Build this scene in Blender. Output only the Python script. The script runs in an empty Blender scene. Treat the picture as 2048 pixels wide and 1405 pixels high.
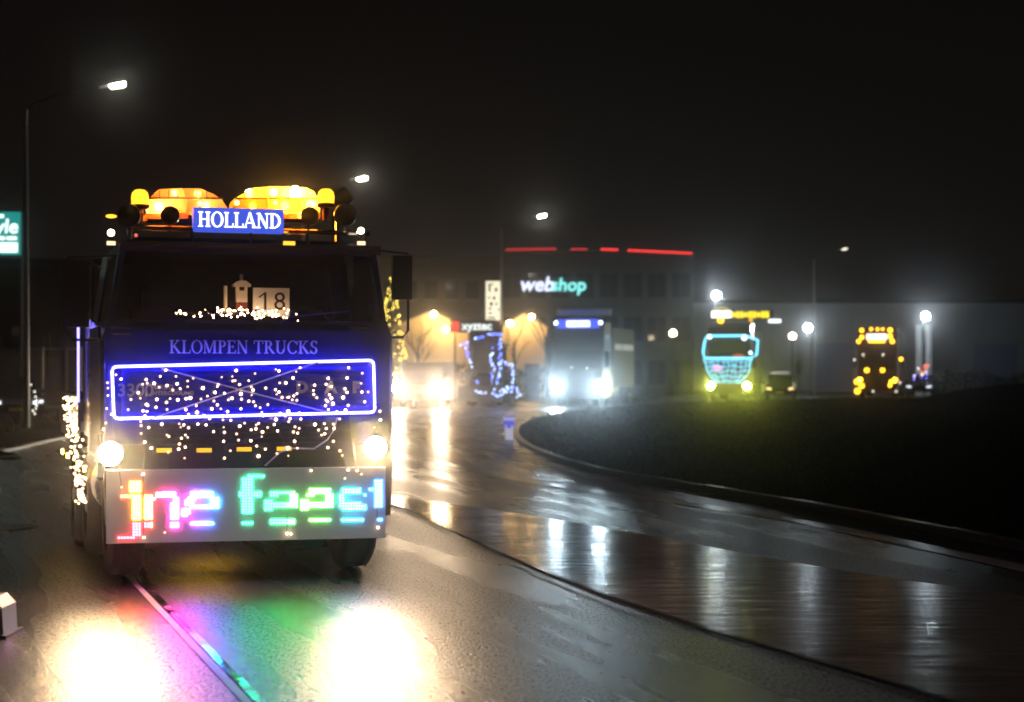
import bpy, bmesh, math, random
from mathutils import Vector, Matrix
random.seed(7)
R = math.radians
scene = bpy.context.scene
col = scene.collection

# ------------------------------------------------------------------ camera
F = 3400.0          # focal length in pixels of the 2048-wide photograph
CH = 1.80           # camera height
HZ = 740.0          # horizon row
cam_d = bpy.data.cameras.new('camera')
cam = bpy.data.objects.new('camera', cam_d)
col.objects.link(cam)
cam.location = (0, 0, CH)
cam.rotation_euler = (R(90), 0, 0)
cam_d.sensor_width = 36.0
cam_d.lens = 36.0 * F / 2048.0
cam_d.shift_y = (HZ - 702.5) / 2048.0
cam_d.clip_end = 1000
cam_d.dof.use_dof = True
cam_d.dof.focus_distance = 15.0
cam_d.dof.aperture_fstop = 1.6
scene.camera = cam

# ------------------------------------------------------------------ night sky
w = bpy.data.worlds.new('World')
scene.world = w
w.use_nodes = True
nt = w.node_tree
bg = nt.nodes['Background']
tc = nt.nodes.new('ShaderNodeTexCoord')
sp = nt.nodes.new('ShaderNodeSeparateXYZ')
rp = nt.nodes.new('ShaderNodeValToRGB')
nt.links.new(tc.outputs['Generated'], sp.inputs[0])
nt.links.new(sp.outputs['Z'], rp.inputs[0])
nt.links.new(rp.outputs[0], bg.inputs[0])
rp.color_ramp.elements[0].position = 0.0
rp.color_ramp.elements[0].color = (.0062, .0048, .0041, 1)
rp.color_ramp.elements[1].position = 0.30
rp.color_ramp.elements[1].color = (.0024, .0020, .0018, 1)
bg.inputs[1].default_value = 1.0

# ------------------------------------------------------------------ render look
scene.view_settings.view_transform = 'Standard'
scene.view_settings.look = 'None'
scene.view_settings.gamma = 1
scene.view_settings.exposure = 0.0
c = scene.cycles
c.use_denoising = True
c.denoiser = 'OPENIMAGEDENOISE'
c.filter_width = 1.9
c.max_bounces = 6
c.diffuse_bounces = 2
c.glossy_bounces = 3
c.transmission_bounces = 4
c.volume_bounces = 0
c.transparent_max_bounces = 12
c.sample_clamp_indirect = 20.0
c.use_light_tree = True
c.caustics_reflective = False
c.caustics_refractive = False


# ================================================================== materials
_m = {}
def mat(name, color=(.5, .5, .5), rough=.5, metal=0., emis=None, strength=0., spec=.5, coat=0.,
        var=0.15, vscale=6.0, bump=0., bscale=60., rvar=0.):
    if name in _m:
        return _m[name]
    m = bpy.data.materials.new(name)
    m.use_nodes = True
    n = m.node_tree
    b = n.nodes['Principled BSDF']
    b.inputs['Base Color'].default_value = (*color, 1)
    b.inputs['Roughness'].default_value = rough
    b.inputs['Metallic'].default_value = metal
    b.inputs['Specular IOR Level'].default_value = spec
    b.inputs['Coat Weight'].default_value = coat
    b.inputs['Coat Roughness'].default_value = .08
    if emis:
        b.inputs['Emission Color'].default_value = (*emis, 1)
        b.inputs['Emission Strength'].default_value = strength
        weak = ('_bulb', 'marker', 'amber_lamp', 'red_strip', 'sign_', 't2_', 't3_', 't4_', 'cyan', '_dot', '_lamp_far', 'gold_lamp', 'cold_lamp',
                'pale_bar', 'side_letter', 'small_white', 'parking', 'amb2', 'amb3', 'red2', 'teal')
        if any(q in name for q in weak) and not name.startswith(('dash', 'warm_marker2')):
            m.cycles.emission_sampling = 'NONE'      # too faint to be worth shadow rays
    else:
        t = n.nodes.new('ShaderNodeTexCoord')
        no = n.nodes.new('ShaderNodeTexNoise')
        no.inputs['Scale'].default_value = vscale
        no.inputs['Detail'].default_value = 5
        n.links.new(t.outputs['Object'], no.inputs['Vector'])
        mx = n.nodes.new('ShaderNodeMix')
        mx.data_type = 'RGBA'
        mx.inputs[6].default_value = (*[x * (1 - var) for x in color], 1)
        mx.inputs[7].default_value = (*[min(1, x * (1 + var)) for x in color], 1)
        n.links.new(no.outputs['Fac'], mx.inputs[0])
        n.links.new(mx.outputs[2], b.inputs['Base Color'])
        if rvar:
            mr = n.nodes.new('ShaderNodeMapRange')
            mr.inputs['From Min'].default_value = .35
            mr.inputs['From Max'].default_value = .65
            mr.inputs['To Min'].default_value = max(.02, rough - rvar)
            mr.inputs['To Max'].default_value = min(1, rough + rvar)
            n.links.new(no.outputs['Fac'], mr.inputs[0])
            n.links.new(mr.outputs[0], b.inputs['Roughness'])
        if bump:
            n2 = n.nodes.new('ShaderNodeTexNoise')
            n2.inputs['Scale'].default_value = bscale
            n2.inputs['Detail'].default_value = 3
            n.links.new(t.outputs['Object'], n2.inputs['Vector'])
            bp = n.nodes.new('ShaderNodeBump')
            bp.inputs['Strength'].default_value = bump
            bp.inputs['Distance'].default_value = .01
            n.links.new(n2.outputs['Fac'], bp.inputs['Height'])
            n.links.new(bp.outputs[0], b.inputs['Normal'])
    _m[name] = m
    return m

def light(name, color, strength):
    return mat(name, color=(.02, .02, .02), rough=.4, emis=color, strength=strength)

def glass_mat(name, tint=(.45, .47, .5), gloss=.04):
    if name in _m:
        return _m[name]
    m = bpy.data.materials.new(name)
    m.use_nodes = True
    n = m.node_tree
    n.nodes.remove(n.nodes['Principled BSDF'])
    out = n.nodes['Material Output']
    tr = n.nodes.new('ShaderNodeBsdfTransparent')
    tr.inputs[0].default_value = (*tint, 1)
    gl = n.nodes.new('ShaderNodeBsdfGlossy')
    gl.inputs['Roughness'].default_value = gloss
    fr = n.nodes.new('ShaderNodeFresnel')
    fr.inputs[0].default_value = 1.5
    mx = n.nodes.new('ShaderNodeMixShader')
    n.links.new(fr.outputs[0], mx.inputs[0])
    n.links.new(tr.outputs[0], mx.inputs[1])
    n.links.new(gl.outputs[0], mx.inputs[2])
    n.links.new(mx.outputs[0], out.inputs[0])
    _m[name] = m
    return m

def wet_ground(name, base, r_lo, r_hi, patch, grain, gstr, stretch=(1, 1, 1), ripple=None, base2=None, spec=.5, tracks=False):
    """Wet paving: dark base, patchy roughness from standing water, fine aggregate relief."""
    m = bpy.data.materials.new(name)
    m.use_nodes = True
    n = m.node_tree
    b = n.nodes['Principled BSDF']
    b.inputs['Specular IOR Level'].default_value = spec
    t = n.nodes.new('ShaderNodeTexCoord')
    mp = n.nodes.new('ShaderNodeMapping')
    mp.inputs['Scale'].default_value = stretch
    n.links.new(t.outputs['Object'], mp.inputs[0])
    big = n.nodes.new('ShaderNodeTexNoise')
    big.inputs['Scale'].default_value = patch
    big.inputs['Detail'].default_value = 6
    big.inputs['Roughness'].default_value = .62
    n.links.new(mp.outputs[0], big.inputs['Vector'])
    mr = n.nodes.new('ShaderNodeMapRange')
    mr.inputs['From Min'].default_value = .38
    mr.inputs['From Max'].default_value = .62
    mr.inputs['To Min'].default_value = r_lo
    mr.inputs['To Max'].default_value = r_hi
    n.links.new(big.outputs['Fac'], mr.inputs[0])
    n.links.new(mr.outputs[0], b.inputs['Roughness'])
    fine = n.nodes.new('ShaderNodeTexNoise')
    fine.inputs['Scale'].default_value = grain
    fine.inputs['Detail'].default_value = 4
    n.links.new(t.outputs['Object'], fine.inputs['Vector'])
    mx = n.nodes.new('ShaderNodeMix')
    mx.data_type = 'RGBA'
    fine.inputs['Roughness'].default_value = .68
    b2 = base2 or tuple(x * 2.2 for x in base)
    mx.inputs[6].default_value = (*base, 1)
    mx.inputs[7].default_value = (*b2, 1)
    ms = n.nodes.new('ShaderNodeMapRange')
    ms.inputs['From Min'].default_value = .42
    ms.inputs['From Max'].default_value = .68
    n.links.new(fine.outputs['Fac'], ms.inputs[0])
    n.links.new(ms.outputs[0], mx.inputs[0])
    n.links.new(mx.outputs[2], b.inputs['Base Color'])
    bp = n.nodes.new('ShaderNodeBump')
    bp.inputs['Strength'].default_value = gstr
    bp.inputs['Distance'].default_value = .006
    n.links.new(fine.outputs['Fac'], bp.inputs['Height'])
    last = bp
    if tracks:
        m5 = n.nodes.new('ShaderNodeMapping')      # grain drawn out in depth so glints look rounder from the camera
        m5.inputs['Scale'].default_value = (1, .34, 1)
        n.links.new(t.outputs['Object'], m5.inputs[0])
        n.links.new(m5.outputs[0], fine.inputs['Vector'])
        m6 = n.nodes.new('ShaderNodeMapRange')     # wet tops of the stones shine, pits between do not
        m6.inputs['From Min'].default_value = .36
        m6.inputs['From Max'].default_value = .66
        m6.inputs['To Min'].default_value = .0
        m6.inputs['To Max'].default_value = .24
        n.links.new(fine.outputs['Fac'], m6.inputs[0])
        n.links.new(m6.outputs[0], b.inputs['Specular IOR Level'])
        # smoother, wetter lanes worn by the tyres
        big.inputs['Detail'].default_value = 2.5
        mp.vector_type = 'TEXTURE'
        mp.inputs['Rotation'].default_value = (0, 0, R(17.5))
        mp.inputs['Scale'].default_value = (.55, 5.5, 1)
        ms2 = n.nodes.new('ShaderNodeMapRange')
        ms2.inputs['From Min'].default_value = .35
        ms2.inputs['From Max'].default_value = .65
        ms2.inputs['To Min'].default_value = gstr * .8
        ms2.inputs['To Max'].default_value = gstr
        n.links.new(big.outputs['Fac'], ms2.inputs[0])
        n.links.new(ms2.outputs[0], bp.inputs['Strength'])
    if ripple:
        rs, rst, rvec = ripple
        m2 = n.nodes.new('ShaderNodeMapping')
        m2.inputs['Rotation'].default_value = (0, 0, rvec[0])
        m2.inputs['Scale'].default_value = rvec[1]
        n.links.new(t.outputs['Object'], m2.inputs[0])
        rn = n.nodes.new('ShaderNodeTexNoise')
        rn.inputs['Scale'].default_value = rs
        rn.inputs['Detail'].default_value = 4
        n.links.new(m2.outputs[0], rn.inputs['Vector'])
        b3 = n.nodes.new('ShaderNodeBump')
        b3.inputs['Strength'].default_value = rst
        b3.inputs['Distance'].default_value = .02
        n.links.new(rn.outputs['Fac'], b3.inputs['Height'])
        n.links.new(bp.outputs[0], b3.inputs['Normal'])
        last = b3
    n.links.new(last.outputs[0], b.inputs['Normal'])
    return m

# ================================================================== mesh helpers
class MB:
    def __init__(self):
        self.bm = bmesh.new()
    def poly(self, pts):
        vs = [self.bm.verts.new(p) for p in pts]
        return self.bm.faces.new(vs)
    def box(self, c, s, rot=None):
        cx, cy, cz = c
        hx, hy, hz = s[0] / 2, s[1] / 2, s[2] / 2
        P = [Vector((x * hx, y * hy, z * hz)) for x in (-1, 1) for y in (-1, 1) for z in (-1, 1)]
        if rot is not None:
            P = [rot @ p for p in P]
        v = [self.bm.verts.new(p + Vector(c)) for p in P]
        for f in ((0, 1, 3, 2), (4, 6, 7, 5), (0, 4, 5, 1), (2, 3, 7, 6), (0, 2, 6, 4), (1, 5, 7, 3)):
            self.bm.faces.new([v[i] for i in f])
        return self
    def prism(self, pts, a, b, axis='y'):
        """Polygon of 2-D points extruded from a to b along an axis."""
        def P(p, t):
            return {'y': (p[0], t, p[1]), 'x': (t, p[0], p[1]), 'z': (p[0], p[1], t)}[axis]
        A = [self.bm.verts.new(P(p, a)) for p in pts]
        B = [self.bm.verts.new(P(p, b)) for p in pts]
        n = len(pts)
        self.bm.faces.new(A)
        self.bm.faces.new(B[::-1])
        for i in range(n):
            self.bm.faces.new([A[i], B[i], B[(i + 1) % n], A[(i + 1) % n]])
        return self
    def tube(self, path, r, seg=8, closed=False, caps=True):
        path = [Vector(p) for p in path]
        n = len(path)
        rr = r if isinstance(r, (list, tuple)) else [r] * n
        rings = []
        for i, p in enumerate(path):
            if closed:
                d = path[(i + 1) % n] - path[i - 1]
            else:
                d = path[min(i + 1, n - 1)] - path[max(i - 1, 0)]
            d.normalize()
            up = Vector((0, 0, 1)) if abs(d.z) < .9 else Vector((1, 0, 0))
            a = d.cross(up).normalized()
            b = d.cross(a)
            rings.append([self.bm.verts.new(p + (a * math.cos(t) + b * math.sin(t)) * rr[i])
                          for t in [2 * math.pi * k / seg for k in range(seg)]])
        m = n if closed else n - 1
        for i in range(m):
            A, B = rings[i], rings[(i + 1) % n]
            for k in range(seg):
                self.bm.faces.new([A[k], A[(k + 1) % seg], B[(k + 1) % seg], B[k]])
        if caps and not closed:
            self.bm.faces.new(rings[0][::-1])
            self.bm.faces.new(rings[-1])
        return self
    def lathe(self, prof, c, axis='z', seg=20, close=False):
        """prof: (radius, offset along the axis)."""
        def P(r, t, o):
            x, y = r * math.cos(t), r * math.sin(t)
            v = {'z': (x, y, o), 'x': (o, x, y), 'y': (x, o, y)}[axis]
            return Vector(c) + Vector(v)
        rings = []
        for r, o in prof:
            if r < 1e-6:
                rings.append([self.bm.verts.new(P(0, 0, o))])
            else:
                rings.append([self.bm.verts.new(P(r, 2 * math.pi * k / seg, o)) for k in range(seg)])
        L = len(rings)
        for i in range(L if close else L - 1):
            A, B = rings[i], rings[(i + 1) % L]
            for k in range(seg):
                k2 = (k + 1) % seg
                q = []
                for v in ((A[k] if len(A) > 1 else A[0]), (A[k2] if len(A) > 1 else A[0]),
                          (B[k2] if len(B) > 1 else B[0]), (B[k] if len(B) > 1 else B[0])):
                    if v not in q:
                        q.append(v)
                if len(q) > 2:
                    try:
                        self.bm.faces.new(q)
                    except ValueError:
                        pass
        return self
    def ico(self, c, r, sub=1):
        bmesh.ops.create_icosphere(self.bm, subdivisions=sub, radius=r, matrix=Matrix.Translation(c))
        return self
    def mesh(self, name, material, bevel=0, smooth=False, seg=1):
        bm = self.bm
        if bevel:
            es = [e for e in bm.edges if len(e.link_faces) == 2 and e.calc_face_angle(0) > .6]
            bmesh.ops.bevel(bm, geom=es, offset=bevel, segments=seg, affect='EDGES', clamp_overlap=True)
        bmesh.ops.recalc_face_normals(bm, faces=bm.faces[:])
        me = bpy.data.meshes.new(name)
        bm.to_mesh(me)
        bm.free()
        if smooth:
            for p in me.polygons:
                p.use_smooth = True
            try:
                me.set_sharp_from_angle(angle=R(40))
            except Exception:
                pass
        me.materials.append(material)
        return me
    def build(self, name, material, parent=None, bevel=0, smooth=False, seg=1, label=None):
        o = bpy.data.objects.new(name, self.mesh(name, material, bevel, smooth, seg))
        col.objects.link(o)
        o.parent = parent
        if label:
            o['label'] = label
        return o

def empty(name, loc=(0, 0, 0), rz=0.):
    o = bpy.data.objects.new(name, None)
    col.objects.link(o)
    o.location = loc
    o.rotation_euler = (0, 0, rz)
    o.empty_display_size = .1
    return o
def tag(o, label, cat, group=None):
    o['label'] = label
    o['category'] = cat
    if group:
        o['group'] = group
    return o
def struct(o, kind='structure'):
    o['kind'] = kind
    return o
def inst(name, me, parent, loc, scale=None, rot=None):
    o = bpy.data.objects.new(name, me)
    col.objects.link(o)
    o.parent = parent
    o.location = loc
    if scale is not None:
        o.scale = scale if hasattr(scale, '__len__') else (scale,) * 3
    if rot is not None:
        o.rotation_euler = rot
    return o
def box(name, c, s, m, parent=None, bevel=0, label=None, rot=None, smooth=False):
    return MB().box(c, s, rot).build(name, m, parent, bevel, smooth, 2 if bevel else 1, label)
def text_mesh(name, s, size, m, extrude=.004, bold=0., shear=0., align='CENTER', spacing=1.0):
    cu = bpy.data.curves.new(name, 'FONT')
    cu.body = s
    cu.size = size
    cu.extrude = extrude
    cu.offset = bold
    cu.shear = shear
    cu.space_character = spacing
    cu.align_x = align
    cu.align_y = 'CENTER'
    cu.resolution_u = 3
    ob = bpy.data.objects.new(name, cu)
    col.objects.link(ob)
    dg = bpy.context.evaluated_depsgraph_get()
    me = bpy.data.meshes.new_from_object(ob.evaluated_get(dg))
    bpy.data.objects.remove(ob)
    me.materials.clear()
    me.materials.append(m)
    return me
FACE = (R(90), 0, 0)      # text rotation: reads from -y

def at(px, py, Y):
    return Vector(((px - 1024) / F * Y, Y, CH - (py - HZ) / F * Y))
def gy(py):
    return F * CH / (py - HZ)
def gp(px, py):
    Y = gy(py)
    return ((px - 1024) / F * Y, Y)

# serif capitals, built from strokes: returns polygons in a unit-high box
def serif(ch):
    T, t = .15, .06
    P = []
    def st(a, b, w):
        a, b = Vector(a), Vector(b)
        d = (b - a).normalized()
        n = Vector((-d.y, d.x)) * w / 2
        P.append([a - n, b - n, b + n, a + n])
    def V(x, w=T, z0=0, z1=1):
        st((x, z0), (x, z1), w)
    def se(x, z, h=.17):
        st((x - h, z + (t / 2 if z < .5 else -t / 2)), (x + h, z + (t / 2 if z < .5 else -t / 2)), t)
    def arc(cx, cz, rx, rz, a0, a1, n=16, tk=T, tn=t):
        pr = None
        for i in range(n + 1):
            a = R(a0 + (a1 - a0) * i / n)
            wd = tn + (tk - tn) * abs(math.cos(a)) ** 1.5
            o = Vector((cx + rx * math.cos(a), cz + rz * math.sin(a)))
            q = Vector((cx + max(.02, rx - wd) * math.cos(a), cz + max(.02, rz - wd) * math.sin(a)))
            if pr:
                P.append([pr[0], o, q, pr[1]])
            pr = (o, q)
    if ch == 'H':
        V(.2); V(.72); st((.2, .5), (.72, .5), t)
        for x in (.2, .72):
            se(x, 0); se(x, 1)
        return P, .94
    if ch == 'O':
        arc(.45, .5, .43, .52, 0, 360, 28); return P, .92
    if ch == 'L':
        V(.2); se(.2, 1); se(.2, 0); st((.2, t / 2), (.66, t / 2), t); st((.64, 0), (.67, .26), t); return P, .72
    if ch == 'A':
        st((.1, 0), (.42, 1.0), t); st((.42, 1.02), (.78, 0), T); st((.2, .33), (.62, .33), t); se(.1, 0, .12); se(.78, 0); return P, .94
    if ch == 'N':
        V(.15, t); V(.75, t); st((.15, 1), (.75, 0), T); se(.15, 0, .13); se(.12, 1, .12); se(.75, 1, .13); return P, .92
    if ch == 'D':
        V(.2); se(.14, 0, .12); se(.14, 1, .12); arc(.3, .5, .52, .5, -90, 90, 18); st((.15, t / 2), (.32, t / 2), t); st((.15, 1 - t / 2), (.32, 1 - t / 2), t); return P, .9
    if ch == 'K':
        V(.2); se(.2, 0); se(.2, 1); st((.25, .42), (.66, .97), t); st((.38, .56), (.76, .02), T); se(.66, 1, .13); se(.77, 0, .14); return P, .93
    if ch == 'M':
        V(.14, t); st((.16, 1), (.48, .05), T); st((.48, .03), (.82, 1), t); V(.88); se(.14, 0, .12); se(.1, 1, .1); se(.88, 0); se(.9, 1, .13); return P, 1.1
    if ch == 'P' or ch == 'R':
        V(.2); se(.2, 0); se(.14, 1, .12); arc(.34, .74, .3, .26, -90, 90, 14); st((.2, .48 + t / 2), (.36, .48 + t / 2), t); st((.2, 1 - t / 2), (.36, 1 - t / 2), t)
        if ch == 'R':
            st((.4, .5), (.74, .02), T); se(.78, 0, .1); return P, .88
        return P, .7
    if ch == 'E':
        V(.2); se(.14, 0, .12); se(.14, 1, .12); st((.2, t / 2), (.66, t / 2), t); st((.2, 1 - t / 2), (.62, 1 - t / 2), t); st((.2, .52), (.5, .52), t)
        st((.64, 0), (.68, .24), t); st((.61, 1), (.62, .78), t); st((.5, .62), (.5, .42), t); return P, .76
    if ch == 'T':
        V(.38); se(.38, 0); st((.05, 1 - t / 2), (.71, 1 - t / 2), t); st((.06, 1), (.04, .74), t); st((.7, 1), (.72, .74), t); return P, .78
    if ch == 'U':
        V(.2, T, .3, 1); V(.74, t, .3, 1); se(.2, 1); se(.74, 1, .13); arc(.44, .34, .32, .36, 180, 360, 14); return P, .94
    if ch == 'C':
        arc(.45, .5, .43, .52, 40, 320, 24); st((.78, .98), (.78, .68), t); return P, .86
    if ch == 'S':
        arc(.32, .75, .25, .27, 35, 270, 14); arc(.32, .26, .27, .28, 90, -150, 14); st((.54, .98), (.54, .74), t); st((.07, .02), (.07, .28), t); return P, .66
    return P, .4
def serif_letters(s, height, width, m, parent, x0, z0, y, thick=.004, slope=0.):
    lay, adv = [], 0.
    for ch in s:
        P, wd = serif(ch)
        lay.append((P, adv))
        adv += wd
    k = width / adv
    for P, a in lay:
        if not P:
            continue
        b = MB()
        for i, q in enumerate(P):
            e = i * .00012
            b.prism([(x0 + (a + v.x) * k, z0 + v.y * height + slope * (a * k)) for v in q], y - thick - e, y)
        b.build('letter', m, parent)

# ================================================================== ground
asphalt = wet_ground('wet_asphalt', (.013, .011, .010), .25, .31, 1.0, 46, 1.0, base2=(.075, .056, .040), tracks=True)
concrete = wet_ground('wet_concrete', (.11, .102, .095), .14, .22, 1.2, 25, .14, spec=.9, ripple=(2.6, .3, (R(17), (.7, 2.1, 1))), base2=(.16, .146, .135))
soil = mat('dark_soil', (.012, .013, .008), rough=.9, spec=0., var=.5, vscale=2)
grass_m = mat('grass', (.016, .015, .010), rough=1, spec=0., var=.5, vscale=1.5)
kerb_m = mat('kerb_concrete', (.22, .20, .17), rough=.32, var=.25, vscale=5, bump=.2, bscale=80)
paint_m = mat('white_road_paint', (.80, .78, .72), rough=.26, spec=1.0, var=.25, vscale=9, bump=.12, bscale=20)

def flat(name, pts, z, m):
    b = MB()
    f = b.poly([(x, y, z) for x, y in pts])
    bmesh.ops.triangulate(b.bm, faces=[f])
    o = b.build(name, m)
    return struct(o)
flat('ground', [(-120, -12), (140, -12), (140, 185), (-120, 185)], -.03, soil)
flat('road', [(-40, -11), (45, -11), (60, 128), (-40, 128)], 0, asphalt)

def strip(name, line, wd, z, m, h=0, side=0):
    """A band of width wd along a polyline (side -1/0/1 picks which side of it)."""
    L = [Vector((x, y)) for x, y in line]
    a, b_ = [], []
    for i, p in enumerate(L):
        d = (L[min(i + 1, len(L) - 1)] - L[max(i - 1, 0)]).normalized()
        n = Vector((-d.y, d.x))
        lo, hi = {0: (-.5, .5), 1: (0, 1), -1: (-1, 0)}[side]
        a.append(p + n * wd * lo)
        b_.append(p + n * wd * hi)
    b = MB()
    for i in range(len(L) - 1):
        q = [a[i], a[i + 1], b_[i + 1], b_[i]]
        if h:
            b.prism([(v.x, v.y) for v in q], z, z + h, 'z')
        else:
            b.poly([(v.x, v.y, z) for v in q])
    return b.build(name, m)
def smooth_line(pts, n=6):
    out = []
    P = [Vector(p) for p in pts]
    for i in range(len(P) - 1):
        p0, p1, p2, p3 = P[max(i - 1, 0)], P[i], P[i + 1], P[min(i + 2, len(P) - 1)]
        for k in range(n):
            t = k / n
            out.append(.5 * ((2 * p1) + (p2 - p0) * t + (2 * p0 - 5 * p1 + 4 * p2 - p3) * t * t + (3 * p1 - p0 - 3 * p2 + p3) * t ** 3))
    out.append(P[-1])
    return [(v.x, v.y) for v in out]

# concrete cycle strip between the two lanes
far_e = smooth_line([gp(640, 980), gp(790, 995), gp(1000, 1022), gp(1230, 1060), gp(1700, 1145), gp(2048, 1195), (5.0, 10.4), (6.1, 6.2), (7.4, 1.)])
near_e = smooth_line([gp(640, 985), gp(800, 1015), gp(900, 1060), gp(1130, 1160), gp(1400, 1255), gp(1900, 1405), (3.3, 6.4), (4.7, 2.4), (5.6, -1.)])
flat('concrete_strip', near_e + far_e[::-1], .004, concrete)
# dark wet joint along the near edge of the strip
jo = strip('pavement_joint', near_e, .05, .009, mat('wet_joint', (.01, .009, .009), rough=.12, var=.3))
struct(jo)

kerb_line = smooth_line([(8.2, 5.5), (6.6, 11.0), (5.15, 16.6), (4.2, 20.6), (2.85, 25.2), gp(1195, 945), (.65, 35.5), gp(1040, 888), gp(1027, 868), gp(1040, 852), gp(1078, 838), gp(1130, 828), gp(1200, 820),
                         gp(1300, 813), gp(1400, 808), gp(1600, 802), gp(1800, 798), (37, 114), (52, 122)], 5)
def outset(line, d):
    L = [Vector(p) for p in line]
    o = []
    for i, p in enumerate(L):
        t = (L[min(i + 1, len(L) - 1)] - L[max(i - 1, 0)]).normalized()
        o.append(p + Vector((t.y, -t.x)) * d)
    return [(v.x, v.y) for v in o]
island = outset(kerb_line, .13)
g = flat('grass_island', island + [(75, 122), (75, 5.5)], .07, grass_m)
# kerb stones round the island: each one its own piece
ke = struct(empty('kerb'))
stone = MB().box((0, 0, .04), (.985, .14, .09)).mesh('kerb_stone', kerb_m, .012)
def walk(line, step):
    L = [Vector(p) for p in line]
    out, acc = [], 0.
    for i in range(len(L) - 1):
        a, b = L[i], L[i + 1]
        ln = (b - a).length
        while acc < ln:
            out.append((a + (b - a) * acc / ln, math.atan2((b - a).y, (b - a).x)))
            acc += step
        acc -= ln
    return out
for p, ang in walk(outset(kerb_line, .07), 1.0):
    inst('kerb_stone', stone, ke, (p.x, p.y, random.uniform(-.006, .006)), rot=(0, 0, ang))
# white lane edge line round the bend
wl = smooth_line([(6.1, 8.4), (5.1, 13.3), (4.2, 17.2), gp(1610, 1045), gp(1440, 1018), gp(1190, 983), gp(1000, 953), gp(925, 926), gp(872, 890), gp(862, 868), gp(880, 850), gp(930, 836), gp(1000, 826), gp(1090, 817)], 6)
struct(strip('lane_marking', wl, .30, .006, paint_m))
# drain gutter left of the truck's path, with a pale edging
gl = [(-5.3, 20.8), gp(290, 1170), gp(520, 1405), (.35, 4.2), (1.6, .5)]
gl = smooth_line(gl, 8)
struct(strip('gutter', gl, .055, .006, mat('gutter_water', (.006, .006, .006), rough=.16, var=.2, vscale=3, rvar=.12, bump=.35, bscale=14)))
struct(strip('gutter_edging', [(x - .075, y) for x, y in gl], .05, .007, mat('edging_concrete', (.25, .24, .22), rough=.35, bump=.5, bscale=25, var=.5, vscale=3)))
# low grassy bank rising towards the right
b = MB()
nx, ny = 40, 20
grid = []
rg = random.Random(61)
for i in range(nx + 1):
    r_ = []
    for j in range(ny + 1):
        x, y = 16 + 50 * i / nx, 70 + 32 * j / ny
        t = min(1, max(0, (x - 18.2) / 9.0))
        z = .03 + (1.25 * t * t * (3 - 2 * t) + .12 * math.sin(x * .9) * t) * math.exp(-((y - 86) / 6.0) ** 2) + rg.uniform(0, .05) * t
        r_.append(b.bm.verts.new((x, y, z)))
    grid.append(r_)
for i in range(nx):
    for j in range(ny):
        b.bm.faces.new([grid[i][j], grid[i + 1][j], grid[i + 1][j + 1], grid[i][j + 1]])
struct(b.build('grass_bank', grass_m, smooth=True))
# left verge with a kerb
lv = smooth_line([(-34, 32), gp(-200, 925), gp(0, 905), gp(90, 885), gp(170, 868), (-13.3, 62), (-16, 74), (-20, 98)], 5)
flat('grass_verge', lv + [(-60, 98), (-60, 32)], .085, grass_m)
ke2 = struct(empty('kerb'))
for p, ang in walk(lv, 1.0):
    if p.x > -22 and p.y < 80:
        inst('kerb_stone', stone, ke2, (p.x, p.y, -.03), rot=(0, 0, ang))
# manhole
mh = empty('manhole_cover', (*gp(2, 1056), 0))
tag(mh, 'dark round iron manhole cover in the left lane', 'manhole')
MB().lathe([(.33, .004), (.33, .012), (.29, .014), (.29, .010), (0, .010)], (0, 0, 0), 'z', 24).build('lid', mat('iron', (.03, .03, .03), rough=.4, metal=.7), mh)
MB().lathe([(.42, .003), (.42, .009), (.34, .009), (.34, .003)], (0, 0, 0), 'z', 24).build('frame', mat('iron2', (.05, .05, .05), rough=.5, metal=.6), mh)

# grass blades on island and verge
def grass(name, n, inside, seed):
    rnd = random.Random(seed)
    V, Fc = [], []
    while len(Fc) < n:
        p = inside(rnd)
        if not p:
            continue
        x, y, z = p
        h = rnd.uniform(.03, .08) * (1 + y / 90) * (1 + .9 * max(0, math.sin(x * 1.3) * math.sin(y * .9 + x * .4)))
        wd = rnd.uniform(.006, .014) * (1 + y / 30)
        a = rnd.uniform(0, 6.28)
        lx, ly = rnd.uniform(-.06, .06), rnd.uniform(-.06, .06)
        i = len(V)
        V += [(x - wd * math.cos(a), y - wd * math.sin(a), z), (x + wd * math.cos(a), y + wd * math.sin(a), z), (x + lx, y + ly, z + h)]
        Fc.append((i, i + 1, i + 2))
    me = bpy.data.meshes.new(name)
    me.from_pydata(V, [], Fc)
    me.materials.append(mat('grass_blade', (.040, .042, .022), rough=.9, spec=.05, var=.5, vscale=.7))
    o = bpy.data.objects.new(name, me)
    col.objects.link(o)
    struct(o, 'stuff')
    return o
def edge_x(y):
    best = None
    for i in range(len(island) - 1):
        (x0, y0), (x1, y1) = island[i], island[i + 1]
        if (y0 <= y <= y1) or (y1 <= y <= y0):
            t = (y - y0) / (y1 - y0 + 1e-9)
            best = x0 + (x1 - x0) * t
            return best
    return best
def in_island(r):
    y = 12 + 90 * r.random() ** 1.3
    e = edge_x(y)
    if e is None:
        return None
    return (e + .05 + 22 * r.random() ** 1.6, y, .06)
tag(grass('island_grass', 26000, in_island, 3), 'short wet grass covering the dark island right of the bend', 'grass')
def in_verge(r):
    y = r.uniform(44, 90)
    return (r.uniform(-30, -13.6 - max(0, (y - 50) * .12)) , y, .08)
tag(grass('verge_grass', 6000, in_verge, 4), 'short wet grass on the verge by the left lamp post', 'grass')

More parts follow.
